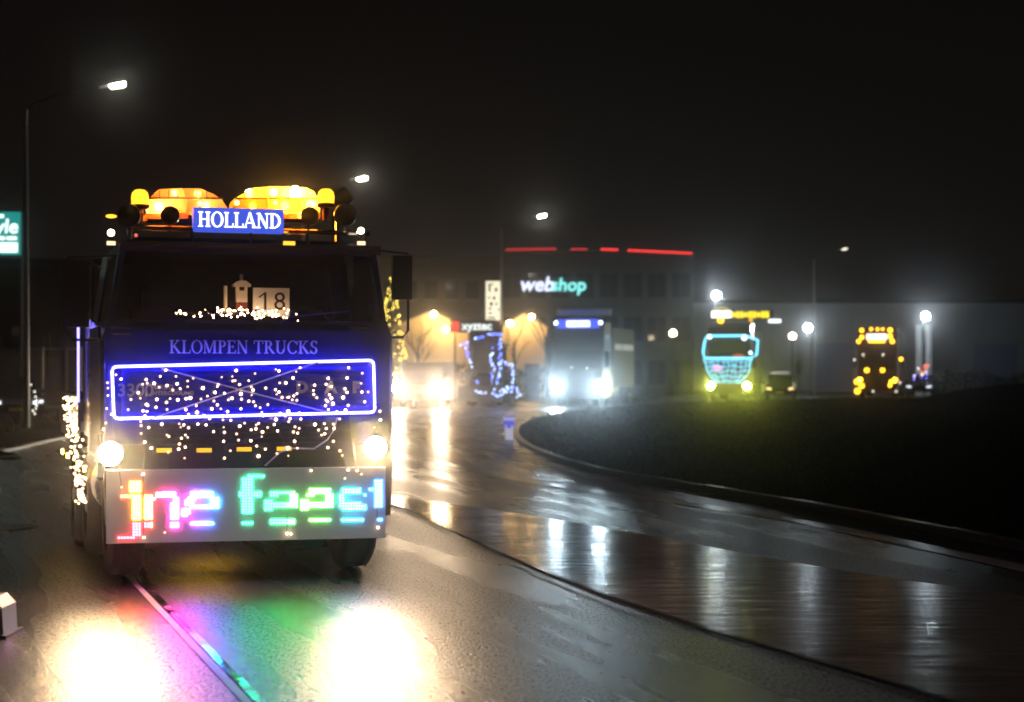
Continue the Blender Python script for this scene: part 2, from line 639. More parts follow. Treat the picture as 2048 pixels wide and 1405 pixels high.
# ================================================================== shared vehicle bits
rubber = mat('tyre_rubber', (.012, .012, .012), rough=.65, var=.3, vscale=20, bump=.3, bscale=60)
steel = mat('wheel_steel', (.25, .25, .26), rough=.35, metal=.9)
chrome = mat('chrome', (.75, .75, .76), rough=.12, metal=1.0)
blackp = mat('black_plastic', (.012, .012, .013), rough=.45)
darkint = mat('cab_interior', (.018, .013, .012), rough=.8)
def wheel(parent, x, y, r, wd, seg=28, out=-1):
    h = wd / 2
    wh = MB().lathe([(r * .56, -h * .85), (r * .6, -h), (r * .9, -h), (r * .985, -h * .8), (r, -h * .45), (r * .985, -h * .42), (r * .985, -h * .36), (r, -h * .33), (r, h * .33), (r * .985, h * .36), (r * .985, h * .42), (r, h * .45), (r * .985, h * .8), (r * .9, h), (r * .6, h), (r * .56, h * .85)],
               (0, 0, 0), 'x', seg, close=True).build('wheel', rubber, parent, smooth=True)
    wh.location = (x, y, r)
    o = out
    MB().lathe([(r * .58, o * h * .8), (r * .54, o * h * .55), (r * .34, o * h * .35), (r * .2, o * h * .9), (r * .13, o * h * 1.0), (0, o * h * 1.0)], (0, 0, 0), 'x', seg).build('rim', steel, wh, smooth=True)
    return wh
_bulbs = {}
def bulb_mesh(name, m, r):
    k = (name, m.name, r)
    if k not in _bulbs:
        _bulbs[k] = MB().ico((0, 0, 0), r, 1).mesh(name, m)
    return _bulbs[k]
def headlight(parent, x, y, z, r, m, name='headlight', housing=None, bulge=.0):
    hd = MB().lathe([(0, .05), (r * 1.0, .05), (r * 1.22, .03), (r * 1.25, 0), (r * 1.18, -.02), (r * 1.05, -.012), (r * 1.0, .02)], (0, 0, 0), 'y', 22).build(name, housing or chrome, parent, smooth=True)
    hd.location = (x, y, z)
    MB().lathe([(0, -.004 - bulge), (r * .5, .0 - bulge * .8), (r * .85, .008 - bulge * .5), (r, .02)], (0, 0, 0), 'y', 22).build('lens', m, hd, smooth=True)
    return hd

# ================================================================== the decorated truck in front
TH = R(18)
cT, sT = math.cos(TH), math.sin(TH)
PX, PY = -2.246, 14.64
truck = empty('truck', (PX, PY, 0), TH)
tag(truck, 'dark blue cab-over truck hung with fairy lights and a light board', 'truck')
def tp(px, py, d=0.):
    k = (px - 1024) / F
    u = (k * (PY + d * cT) - PX + d * sT) / (cT - k * sT)
    Y = PY + u * sT + d * cT
    return u, CH - (py - HZ) / F * Y
def sp_(px, py, u=-1.26):
    """pixel -> (depth, height) on the plane of the truck's side"""
    k = (px - 1024) / F
    d = (PX + u * cT - k * (PY + u * sT)) / (k * cT + sT)
    Y = PY + u * sT + d * cT
    return d, CH - (py - HZ) / F * Y

navy = mat('navy_paint', (.008, .008, .075), rough=.28, coat=.6, var=.2, vscale=3)
navy_d = mat('dark_navy_paint', (.007, .008, .055), rough=.3, coat=.6, var=.2, vscale=3)
frame_m = mat('chassis_paint', (.012, .012, .014), rough=.5)
WS_B, WS_T = 2.225, 2.80      # windscreen bottom and top
# cab shell: sides, rear wall, roof, floor, front panel, pillars
sec = lambda s, i=0.: [(s * (1.235 - i), 1.02), (s * (1.245 - i), 2.08), (s * (1.20 - i), 2.22), (s * (1.10 - i), 2.86)]
for s in (-1, 1):
    a, b = sec(s), sec(s, .05)
    low = [a[0], a[1], a[2], b[2], b[1], b[0]]
    MB().prism(low, .04, 1.9).build('side_panel', navy_d, truck, .012)
    # window frame of the door and quarter panel
    MB().prism([a[2], a[3], b[3], b[2]], 1.25, 1.9).build('quarter_panel', navy_d, truck, .006)
    MB().prism([a[2], a[3], b[3], b[2]], .02, .17).build('windscreen_pillar', navy_d, truck, .012)
    MB().prism([(s * 1.185, 2.23), (s * 1.098, 2.80), (s * 1.088, 2.80), (s * 1.175, 2.23)], .17, 1.25).build('side_window', glass_mat('tinted_glass', (.25, .27, .3)), truck)
    # step and door handle
    dr = box('door', (s * 1.252, .78, 1.62), (.02, 1.05, 1.1), navy_d, truck, .008)
    box('handle', (s * 1.27, 1.16, 1.75), (.025, .16, .035), chrome, dr, .006)
    box('cab_step', (s * 1.12, .62, .82), (.24, .4, .05), frame_m, truck, .006)
    # wing over the wheel
    MB().prism([(.05, .62), (.05, 1.02), (1.3, 1.02), (1.3, .62), (1.24, .62), (1.17, .95), (.92, 1.0), (.36, 1.0), (.13, .95), (.09, .62)], s * 1.0 - .2, s * 1.0 + .2, 'x').build('wheel_arch', frame_m, truck)
roof_pts = [(-1.10, 2.80), (-1.10, 2.87), (-1.0, 2.925), (1.0, 2.925), (1.10, 2.87), (1.10, 2.80)]
MB().prism(roof_pts, .04, 1.9).build('roof', navy_d, truck, .01)
box('rear_wall', (0, 1.88, 1.93), (2.2, .04, 1.75), darkint, truck)
box('floor', (0, .95, 1.05), (2.3, 1.8, .06), darkint, truck)
front = MB().prism([(-1.235, 1.02), (-1.245, 2.08), (-1.2, WS_B), (1.2, WS_B), (1.245, 2.08), (1.235, 1.02)], 0, .05).build('front_panel', navy, truck, .014)
MB().prism([(-1.185, WS_B), (-1.195, WS_B - .03), (1.195, WS_B - .03), (1.185, WS_B)], -.012, .0).build('windscreen_seal', blackp, truck)
# windscreen: gently curved glass
b = MB()
N = 12
row = []
for i in range(N + 1):
    t = i / N * 2 - 1
    y = .015 + .045 * t * t
    row.append(((t * 1.16, y, WS_B), (t * 1.05, y + .05, WS_T)))
for i in range(N):
    b.poly([row[i][0], row[i + 1][0], row[i + 1][1], row[i][1]])
b.build('windscreen', glass_mat('windscreen_glass', (.72, .74, .76)), truck, smooth=True)
for k, x in enumerate((-.55, .25)):
    wp = MB().tube([(x, -.02, WS_B - .02), (x + .1, -.02, WS_B + .04), (x + .62, -.015, WS_B + .09)], .009, 6).build('wiper', blackp, truck)
# sun visor with a bright chrome edge
vis = MB().prism([(-.11, 2.80), (-.13, 2.84), (.1, 2.885), (.1, 2.865)], -1.12, 1.12, 'x').build('sun_visor', mat('visor_tint', (.03, .015, .012), rough=.25), truck)
box('visor_trim', (0, -.125, 2.862), (2.22, .02, .035), chrome, vis, .006)
for px in (222, 578, 722):
    u, z = tp(px, 487, -.13)
    box('marker_lamp', (u, -.142, z), (.10 if px == 578 else .07, .016, .032), light('amber_marker' if px == 578 else 'warm_marker', (1, .55, .05) if px == 578 else (1, .72, .45), 1.6), vis)
# interior
box('dashboard', (0, .42, 2.12), (2.2, .55, .16), darkint, truck, .03)
for s in (-1, 1):
    st_ = box('seat', (s * .62, 1.35, 1.55), (.52, .5, .16), darkint, truck, .04)
    box('backrest', (s * .62, 1.62, 1.98), (.5, .14, .75), darkint, st_, .05)
    box('headrest', (s * .62, 1.62, 2.46), (.28, .1, .18), darkint, st_, .04)
ring = [(.62 + .21 * math.cos(a), .78 - .12 * math.sin(a), 2.2 + .16 * math.sin(a)) for a in [k * math.pi / 9 for k in range(18)]]
MB().tube(ring, .014, 6, closed=True).build('steering_wheel', blackp, truck, smooth=True)
# chrome grab handles and corner deflectors on the front
for px0, px1, py in ((222, 262, 656), (222, 264, 668), (700, 738, 655)):
    (ua, za), (ub, zb_) = tp(px0, py, -.03), tp(px1, py, -.03)
    MB().tube([(ua, -.005, za), (ua + .01, -.035, za), (ub - .01, -.035, zb_), (ub, -.005, zb_)], .010, 8).build('grab_handle', chrome, truck, smooth=True)
for s in (-1, 1):
    MB().prism([(s * 1.235, -.01), (s * 1.262, .05), (s * 1.268, .20), (s * 1.25, .20), (s * 1.245, .06), (s * 1.222, .0)], 1.25, 2.05, 'z').build('corner_deflector', navy_d, truck)
    box('panel_seam', (s * 1.02, -.001, 1.98), (.008, .006, .22), blackp, truck)
box('panel_seam', (0, -.001, 1.885), (2.4, .006, .010), blackp, truck)
box('swage_line', (0, -.006, 2.135), (2.3, .012, .018), navy, truck, .004)
# pale strip shaped and coloured as a reflection in the windscreen
pe = empty('painted_reflection', (PX, PY, 0), TH)
tag(pe, 'narrow pale green strip painted as a reflection in the windscreen on the right', 'painted_reflection')
MB().prism([tp(x, y, .18) for x, y in ((688, 510), (706, 508), (708, 570), (701, 592), (697, 560), (695, 530))], .178, .184).build('streak', mat('reflection_tint', (.62, .75, .62), rough=.8), pe)
# grille: recessed field with slats
GZ0, GZ1 = 1.40, 1.83
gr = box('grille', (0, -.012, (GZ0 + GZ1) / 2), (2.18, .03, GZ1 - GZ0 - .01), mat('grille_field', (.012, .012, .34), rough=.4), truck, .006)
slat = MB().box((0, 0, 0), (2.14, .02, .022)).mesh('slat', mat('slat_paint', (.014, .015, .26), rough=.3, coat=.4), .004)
for k in range(9):
    inst('slat', slat, gr, (0, -.034, GZ0 + .03 + k * .046))
lower = box('lower_grille', (0, -.006, 1.25), (1.86, .03, .24), mat('lower_grille', (.015, .014, .016), rough=.5), truck, .006)
for k in range(5):
    inst('slat', MB().box((0, 0, 0), (1.8, .02, .018)).mesh('slat', blackp, .003), lower, (0, -.028, 1.16 + k * .045))
# words on the cab front
silver = mat('silver_letter', (.86, .86, .86), rough=.45)
u0, z0 = tp(338, 707)
u1, z1 = tp(636, 704)
serif_letters('KLOMPEN TRUCKS', .112, u1 - u0, silver, truck, u0, z0, -.003, slope=.0)
badge = mat('badge_letter', (.6, .58, .6), rough=.25, metal=.5)
def badge_text(s, px, py, size, bold=0., sp=1.):
    u, z = tp(px, py, -.05)
    o = inst('badge_lettering', text_mesh('badge_lettering', s, size, badge, .004, bold, spacing=sp), truck, (u, -.052, z), rot=FACE)
badge_text('3300', 271, 782, .15, .003)
badge_text('TURBO', 323, 775, .05, .002, 1.3)
badge_text('INTERCOOLING', 345, 787, .045, .002, 1.1)
for ch, px in (('D', 604), ('A', 662), ('F', 712)):
    badge_text(ch, px, 776, .13, .009)
# blue neon frame round the grille
neon = light('blue_neon', (.075, .07, 1.0), 44.)
def rrect(c4, r, y, n=5):
    pts = []
    for i in range(4):
        p, a, q = Vector(c4[i - 1]), Vector(c4[i]), Vector(c4[(i + 1) % 4])
        d0, d1 = (p - a).normalized(), (q - a).normalized()
        for k in range(n + 1):
            t = k / n
            s0, s1 = a + d0 * r, a + d1 * r
            v = (1 - t) ** 2 * s0 + 2 * t * (1 - t) * a + t * t * s1
            pts.append((v.x, y, v.y))
    return pts
cs = [tp(224, 734, -.07), tp(747, 721, -.07), tp(750, 825, -.07), tp(228, 838, -.07)]
MB().tube(rrect(cs, .045, -.07), .0105, 8, closed=True).build('neon_tube', neon, truck, smooth=True)
# crossed cords over the grille
cord = mat('white_cord', (.62, .6, .65), rough=.5)
def cordline(a, bb, name='cord'):
    (x0, z0_), (x1, z1_) = tp(*a, -.08), tp(*bb, -.08)
    MB().tube([(x0, -.082, z0_), ((x0 + x1) / 2, -.088, (z0_ + z1_) / 2 - .006), (x1, -.082, z1_)], .006, 5).build(name, cord, truck)
cordline((322, 737), (652, 824))
cordline((300, 838), (640, 723))
pts = [tp(x, y, -.09) for x, y in ((675, 835), (668, 860), (655, 880), (628, 898), (585, 897), (560, 905), (530, 932))]
MB().tube([(u, -.09, z) for u, z in pts], .007, 6).build('cord', cord, truck)
# bumper, headlamps, markers
MB().prism([(-1.22, .52), (-1.24, .98), (-1.2, 1.17), (1.2, 1.17), (1.24, .98), (1.22, .52)], -.05, .12).build('bumper', mat('bumper_paint', (.02, .02, .03), rough=.35, coat=.3), truck, .03)
warmhead = light('warm_headlight', (1.0, .68, .37), 1250.)
for px, py in ((220, 908), (750, 896)):
    u, z = tp(px, py, -.07)
    headlight(truck, u, -.075, z, .092, warmhead, bulge=.022)
for px, py in ((328, 901), (408, 901), (488, 899), (568, 898)):
    u, z = tp(px, py, -.05)
    bt = box('grille_marker', (u, -.06, z), (.125, .02, .034), light('amber_lamp', (1, .50, .02), 1.3), truck, .005)
# message board
bu0, bz0 = tp(213, 1088, -.14)
bu1, bz1 = tp(771, 1076, -.14)
tu0, tz0 = tp(213, 941, -.14)
tu1, tz1 = tp(771, 934, -.14)
bw = bu1 - bu0
board = MB().prism([(bu0, bz0), (bu1, bz1), (bu1, tz1), (bu0, tz0)], -.14, -.10).build('message_board', mat('board_grey_glow', (.45, .43, .42), rough=.55, emis=(1, .95, .92), strength=.10), truck, .004)  # faint even glow added to the panel so its grey looks paler
def bpt(zx, zy):
    t = (zx - 45) / (1972 - 45)
    top = 60 - 16 * t
    bot = 578 - 30 * t
    s = (zy - top) / (bot - top)
    zt = tz0 + (tz1 - tz0) * t
    zb = bz0 + (bz1 - bz0) * t
    return bu0 + bw * t, zt + (zb - zt) * s
glyphs = {
 'j': [(195, 140, 275, 205), (140, 232, 275, 262), (205, 262, 275, 402), (205, 430, 270, 470), (215, 470, 265, 525), (110, 530, 235, 552)],
 'n': [(285, 225, 350, 402), (350, 260, 380, 282), (380, 222, 502, 252), (490, 250, 532, 290), (468, 290, 532, 402), (290, 436, 358, 462), (462, 432, 534, 460)],
 'e': [(612, 220, 757, 250), (590, 250, 642, 280), (565, 280, 632, 312), (735, 250, 795, 312), (600, 312, 795, 335), (555, 335, 612, 362), (555, 362, 590, 398), (612, 425, 765, 450)],
 'f': [(985, 95, 1114, 122), (958, 122, 1028, 225), (934, 222, 1086, 248), (958, 248, 1028, 362), (960, 420, 1030, 448)],
 'e2': [(1160, 206, 1318, 232), (1150, 232, 1205, 262), (1285, 232, 1343, 300), (1150, 302, 1343, 328), (1108, 272, 1165, 360), (1160, 415, 1322, 442)],
 'e3': [(1428, 204, 1580, 230), (1410, 230, 1462, 262), (1550, 230, 1603, 298), (1410, 300, 1603, 326), (1366, 272, 1425, 356), (1424, 408, 1578, 436)],
 's': [(1650, 200, 1802, 226), (1633, 226, 1684, 300), (1805, 232, 1828, 252), (1633, 300, 1800, 322), (1650, 318, 1832, 342), (1655, 402, 1805, 430)],
 't': [(1885, 145, 1942, 340), (1862, 200, 1890, 224), (1920, 402, 1944, 426)],
}
keys = [(45, (1, .12, .04)), (150, (1, .3, .02)), (240, (1, .55, .02)), (330, (1, .30, .16)), (430, (1, .18, .45)), (540, (1, .2, .8)), (640, (.55, .28, 1)), (760, (.15, .45, 1)), (940, (.10, .9, .6)),
        (1050, (.12, 1, .62)), (1250, (.15, 1, .42)), (1420, (.42, 1, .28)), (1560, (.32, 1, .35)), (1660, (.10, .85, .9)), (1800, (.08, .6, 1)), (1980, (.16, .4, 1))]
def ledcol(x, y):
    if y > 410 and x < 330:
        return (1, .10, .16)
    for (x0, c0), (x1, c1) in zip(keys, keys[1:]):
        if x0 <= x <= x1:
            t = (x - x0) / (x1 - x0)
            return tuple(a + (q - a) * t for a, q in zip(c0, c1))
    return keys[-1][1]
led = bpy.data.materials.new('led_light')
led.use_nodes = True
lb = led.node_tree.nodes['Principled BSDF']
lb.inputs['Base Color'].default_value = (.02, .02, .02, 1)
va = led.node_tree.nodes.new('ShaderNodeVertexColor')
va.layer_name = 'led'
led.node_tree.links.new(va.outputs[0], lb.inputs['Emission Color'])
lb.inputs['Emission Strength'].default_value = 42.0
PT = 19.5
for gname, rects in glyphs.items():
    cells = set()
    for x0, y0, x1, y1 in rects:
        i0, i1 = round(x0 / PT), max(round(x0 / PT) + 1, round(x1 / PT))
        j0, j1 = round(y0 / PT), max(round(y0 / PT) + 1, round(y1 / PT))
        cells |= {(i, j) for i in range(i0, i1) for j in range(j0, j1)}
    V, Fc, C = [], [], []
    for i, j in sorted(cells):
        x, y = (i + .5) * PT, (j + .5) * PT
        h = .36 * PT
        k = len(V)
        q = [bpt(x - h, y + h), bpt(x + h, y + h), bpt(x + h, y - h), bpt(x - h, y - h)]
        m4 = [bpt(x - h * .7, y + h * .7), bpt(x + h * .7, y + h * .7), bpt(x + h * .7, y - h * .7), bpt(x - h * .7, y - h * .7)]
        V += [(a, -.1385, z) for a, z in q] + [(a, -.150, z) for a, z in m4]
        Fc += [(k + 4, k + 5, k + 6, k + 7), (k, k + 1, k + 5, k + 4), (k + 1, k + 2, k + 6, k + 5), (k + 2, k + 3, k + 7, k + 6), (k + 3, k, k + 4, k + 7)]
        cc = ledcol(x, y)
        kq = 4.4 if 400 < x < 850 else (1.7 if x < 400 else (1.5 if x > 1600 else .85))
        C += [(*[max(.02, q_ ** 1.9) * kq for q_ in cc], 1)] * 8
    me = bpy.data.meshes.new('led_character')
    me.from_pydata(V, [], Fc)
    ca = me.color_attributes.new('led', 'FLOAT_COLOR', 'POINT')
    for i, cc in enumerate(C):
        ca.data[i].color = cc
    me.materials.append(led)
    o = bpy.data.objects.new('led_character', me)
    col.objects.link(o)
    o.parent = board
    o['kind'] = 'stuff'
# roof equipment
rack = MB().tube([(-1.05, .02, 3.0), (1.05, .02, 3.0)], .022, 8).build('roof_rack', chrome, truck, smooth=True)
for x in (-1.0, -.5, 0, .5, 1.0):
    MB().tube([(x, .02, 2.9), (x, .02, 3.0)], .016, 6).build('bracket', frame_m, rack)
u0, z0 = tp(387, 463, -.02)
u1, z1 = tp(567, 420, -.02)
sgn = box('roof_sign', ((u0 + u1) / 2, .02, (z0 + z1) / 2), (u1 - u0, .1, z1 - z0), light('blue_sign', (.07, .14, 1.0), .75), truck, .006)
serif_letters('HOLLAND', (z1 - z0) * .62, (u1 - u0) * .93, light('sign_white', (.92, .92, 1.0), 3.2), sgn, u0 + (u1 - u0) * .045, z0 + (z1 - z0) * .2, -.033)
def wedge(poly, y0, y1, m, name, parent):
    return MB().prism([tp(x, y, .3) for x, y in poly], y0, y1).build(name, m, parent, .012)
def lens_mat(name, tint, tl):
    m = bpy.data.materials.new(name)
    m.use_nodes = True
    n = m.node_tree
    n.nodes.remove(n.nodes['Principled BSDF'])
    tr = n.nodes.new('ShaderNodeBsdfTransparent')
    tr.inputs[0].default_value = (*tint, 1)
    td = n.nodes.new('ShaderNodeBsdfTranslucent')
    td.inputs[0].default_value = (*tint, 1)
    df = n.nodes.new('ShaderNodeBsdfGlossy')
    df.inputs[0].default_value = (1, .8, .6, 1)
    df.inputs['Roughness'].default_value = .15
    m1, m2 = n.nodes.new('ShaderNodeMixShader'), n.nodes.new('ShaderNodeMixShader')
    wv = n.nodes.new('ShaderNodeTexWave')      # moulded ribs of the lens
    wv.inputs['Scale'].default_value = 16
    wv.inputs['Distortion'].default_value = .6
    tx = n.nodes.new('ShaderNodeTexCoord')
    n.links.new(tx.outputs['Object'], wv.inputs['Vector'])
    bp = n.nodes.new('ShaderNodeBump')
    bp.inputs['Strength'].default_value = .5
    n.links.new(wv.outputs['Fac'], bp.inputs['Height'])
    n.links.new(bp.outputs[0], td.inputs['Normal'])
    n.links.new(bp.outputs[0], df.inputs['Normal'])
    m1.inputs[0].default_value = tl
    m2.inputs[0].default_value = .06
    n.links.new(tr.outputs[0], m1.inputs[1])
    n.links.new(td.outputs[0], m1.inputs[2])
    n.links.new(m1.outputs[0], m2.inputs[1])
    n.links.new(df.outputs[0], m2.inputs[2])
    n.links.new(m2.outputs[0], n.nodes['Material Output'].inputs[0])
    return m
bri = hot = mid = lens_mat('amber_lens', (1, .50, .035), .80)
dim = dim2 = lens_mat('amber_pale_lens', (1, .50, .13), .80)
lbr = MB().prism([tp(x, y, .3) for x, y in ((296, 446), (456, 446), (456, 438), (296, 438))], .3, .62).build('light_bar', blackp, truck)
for poly, m in ((((303, 395), (318, 379), (366, 377), (370, 395)), dim), (((373, 395), (370, 377), (402, 378), (428, 389), (440, 397)), dim),
                (((298, 399), (300, 424), (372, 424), (372, 399)), dim2), (((375, 399), (375, 424), (456, 424), (456, 418), (443, 399)), dim)):
    wedge(poly, .3, .62, m, 'lens', lbr)
wedge(((292, 427), (292, 437), (376, 437), (376, 427)), .3, .62, dim2, 'lens', lbr)
rbr = MB().prism([tp(x, y, .3) for x, y in ((465, 446), (640, 446), (640, 438), (465, 438))], .3, .62).build('light_bar', blackp, truck)
for poly, m in ((((474, 395), (506, 377), (532, 374), (534, 395)), bri), (((537, 395), (536, 374), (560, 374), (560, 395)), bri),
                (((560.5, 395), (560.5, 374), (612, 376), (628, 384), (634, 395)), hot),
                (((466, 418), (472, 398), (536, 398), (536, 424), (466, 424)), mid), (((539, 398), (539, 424), (600, 424), (600, 398)), bri), (((603, 398), (603, 424), (640, 424), (637, 398)), bri)):
    wedge(poly, .3, .62, m, 'lens', rbr)
wedge(((566, 427), (566, 437), (640, 437), (640, 427)), .3, .62, bri, 'lens', rbr)
for pr_, xs_ in ((lbr, (318, 336, 354, 392, 412)), (rbr, (488, 505, 520, 576, 592, 612))):
    for xq in xs_:
        wedge(((xq, 396), (xq, 380), (xq + 1.6, 380), (xq + 1.6, 396)), .284, .296, blackp, 'rib', pr_)
    q0, q1 = (298, 446) if pr_ is lbr else (470, 638)
    wedge(((q0, 398.6), (q0, 395.6), (q1, 395.6), (q1, 398.6)), .28, .2965, mat('seal_strip', (.10, .05, .02), rough=.5), 'seal', pr_)
def bar_lamp(px, py, r, L, colr, parent):
    u, z = tp(px, py, .46)
    o = MB().ico((0, 0, 0), r, 2).build('lamp', light('bar_lamp_%d' % int(L), colr, L), parent, smooth=True)
    o.location = (u, .46, z)
for px, py, r, L in ((318, 414, .04, 200), (350, 386, .03, 110), (412, 410, .035, 90), (395, 388, .03, 80), (330, 432, .02, 120)):
    bar_lamp(px, py, r, L, (1, .62, .3), lbr)
for px, py, r, L in ((500, 388, .04, 260), (548, 385, .04, 420), (590, 385, .055, 1000), (505, 412, .03, 70), (570, 412, .04, 200), (622, 410, .045, 300), (600, 432, .02, 200)):
    bar_lamp(px, py, r, L, (1, .7, .34), rbr)
for px, py in ((280, 398), (652, 396)):
    u, z = tp(px, py, .18)
    bc = MB().lathe([(.03, -.20), (.03, -.09), (.075, -.085), (.08, -.055), (.072, -.05)], (0, 0, 0), 'z', 18).build('beacon', mat('beacon_base', (.25, .03, .02), rough=.4), truck, smooth=True)
    bc.location = (u, .18, z)
    MB().lathe([(.070, -.055), (.074, .01), (.066, .05), (.04, .075), (0, .082)], (0, 0, 0), 'z', 18).build('lens', light('beacon_lens', (1, .47, .02), 2.6), bc, smooth=True)
hornm = mat('lamp_bowl', (.34, .33, .32), rough=.35, metal=.5)
for px, py, r in ((257, 432, .098), (340, 432, .078), (619, 432, .078), (690, 431, .098)):
    u, z = tp(px, py, -.03)
    sl = MB().lathe([(.02, .12), (r * .7, .09), (r, .01), (r * 1.06, -.01), (r * 1.02, -.025), (r * .94, -.015)], (0, 0, 0), 'y', 22).build('spot_lamp', chrome, truck, smooth=True)
    sl.location = (u, -.03, z)
    MB().lathe([(r * .94, -.01), (r * .6, .035), (r * .25, .06), (0, .065)], (0, 0, 0), 'y', 22).build('reflector', hornm if r > .09 else mat('pale_bowl', (.35, .33, .28), rough=.3, metal=.4), sl, smooth=True)
    MB().tube([(0, .05, -r), (0, .05, -r - .06)], .012, 6).build('bracket', frame_m, sl)
for px, py, r, m in ((222, 466, .030, 'warm_marker2'), (722, 462, .030, 'warm_marker2'), (222, 433, .03, 'amb2'), (400, 407, .02, 'amb3'), (474, 406, .022, 'amb3'), (551, 406, .018, 'amb3'), (272, 471, .016, 'red2')):
    d = .24 if m == 'amb3' else -.02
    u, z = tp(px, py, d)
    mm = {'warm_marker2': light('warm_marker2', (1, .74, .5), 14), 'amb2': light('amb2', (1, .45, .02), 2.6), 'amb3': light('amb3', (1, .6, .12), 8), 'red2': light('red2', (1, .2, .12), .9)}[m]
    lm = MB().ico((0, 0, 0), r, 2).build('clearance_lamp', mm, truck, smooth=True)
    lm.location = (u, d, z)
    if m == 'amb2':
        lm.scale = (1.5, 1, .55)
# exhaust stack
u, z = tp(706, 455, 1.2)
ut, zt = tp(716, 385, 1.2)
ex = MB().tube([(u, 1.95, 1.2), (u, 1.95, zt - .12)], .045, 12).build('exhaust_stack', chrome, truck, smooth=True)
MB().tube([(u, 1.95, zt - .16), (u + .01, 1.95, zt - .02), (u + .12, 1.95, zt + .06)], [.08, .115, .09], 12).build('rain_cap', blackp, ex, smooth=True)
# mirrors
for s in (-1, 1):
    if s < 0:
        c4 = [tp(124, 520, .25), tp(178, 520, .25), tp(178, 655, .25), tp(124, 655, .25)]
        lo = tp(130, 680, .25)
    else:
        c4 = [tp(785, 512, .25), tp(823, 512, .25), tp(823, 600, .25), tp(785, 600, .25)]
        lo = tp(820, 675, .25)
    mr = MB().prism(c4, .22, .30).build('mirror', blackp, truck, .02, seg=2)
    xm = (c4[0][0] + c4[1][0]) / 2
    zt_, zb_ = c4[0][1], c4[2][1]
    xo = c4[0][0] + .04 if s < 0 else c4[1][0] - .03
    MB().tube([(s * 1.12, .26, zt_ + .05), (xo, .26, zt_ + .02), (xo, .26, zt_ - .05)], .011, 6).build('bracket', blackp, mr)
    MB().tube([(xo, .26, zb_ + .05), (xo, .26, lo[1] + .06), (xo - s * .05, .26, lo[1]), (s * 1.21, .26, lo[1])], .013, 6).build('bracket', blackp, mr)
    MB().prism([(c4[0][0] + .02, c4[0][1] - .02), (c4[1][0] - .02, c4[1][1] - .02), (c4[2][0] - .02, c4[2][1] + .02), (c4[3][0] + .02, c4[3][1] + .02)], .301, .306).build('mirror_glass', mat('mirror_glass', (.7, .7, .7), rough=.04, metal=1), mr)
# grab rails beside the pillars
for px0, y0_, y1_ in ((184, 524, 640), ):
    u, za = tp(px0, y0_, .3)
    _, zb_ = tp(px0, y1_, .3)
    MB().tube([(u + .08, .3, za - .06), (u, .3, za), (u, .3, zb_), (u + .06, .3, zb_ - .05)], .013, 8).build('grab_rail', chrome, truck, smooth=True)
    MB().tube([(u, .3, za), (u - .1, .25, za - .05)], .012, 6).build('grab_rail', chrome, truck, smooth=True)
# chassis and bed
for s in (-1, 1):
    box('chassis_rail', (s * .42, 3.1, .82), (.09, 5.8, .24), frame_m, truck, .006)
box('front_axle', (0, .66, .5), (1.9, .12, .12), frame_m, truck, .02)
box('rear_axle', (0, 3.75, .5), (1.7, .16, .16), frame_m, truck, .02)
box('rear_axle', (0, 2.35, .5), (1.7, .16, .16), frame_m, truck, .02)
for s in (-1, 1):
    wheel(truck, s * 1.02, .66, .5, .30, out=s)
    wheel(truck, s * .98, 3.75, .5, .56, out=s)
    wheel(truck, s * .96, 2.35, .5, .54, out=s)
    MB().prism([(3.1, .95), (3.1, 1.02), (4.4, 1.02), (4.4, .95), (4.25, 1.0 - .02), (3.25, .98)], s * 1.0 - .26, s * 1.0 + .26, 'x').build('mudguard', frame_m, truck)
    tank = MB().lathe([(0, -.55), (.28, -.55), (.3, -.53), (.3, .53), (.28, .55), (0, .55)], (0, 0, 0), 'y', 20).build('fuel_tank', mat('tank_steel', (.2, .2, .21), rough=.4, metal=.8), truck, smooth=True)
    tank.location = (s * .92, 1.5, .74)
    tank.scale = (1, .5, 1)
box('equipment_box', (0, 2.5, 1.75), (2.4, 1.0, 1.2), navy_d, truck, .02)
bed = box('load_bed', (0, 4.75, 1.12), (2.46, 3.4, .12), mat('bed_paint', (.03, .03, .035), rough=.5), truck, .01)
for s in (-1, 1):
    for k in range(3):
        box('drop_side', (s * 1.24, 3.58 + k * 1.12, 1.36), (.03, 1.08, .36), navy_d, bed, .006)
box('tailboard', (0, 6.46, 1.36), (2.46, .03, .36), navy_d, bed, .006)
# blue tube on the side, and amber lamps added low down to yellow the road
d0, z0 = sp_(157, 640)
d1, z1 = sp_(157, 805)
MB().tube([(-1.262, d0, z0), (-1.262, d0, z1)], .012, 8).build('neon_tube', light('blue_neon_side', (.22, .18, 1.0), 5.), truck, smooth=True)
amb = light('added_flank_amber', (1, .58, .08), 26.)
for d in (2.0, 2.9, 4.6, 5.6):
    for s in (-1,):
        box('added_flank_glow', (s * 1.262, d, .86), (.02, .12, .05), amb, truck, .004)  # added to lay amber streaks on the wet road
box('added_under_glow', (-.15, 1.8, .64), (.5, .05, .06), light('added_under_amber', (1, .55, .04), 16.), truck, .005)  # added glow for the yellow patch between the wheels, true source unseen
box('added_under_glow', (.1, 3.2, .62), (.5, .05, .06), light('added_under_amber', (1, .55, .04), 16.), truck, .005)

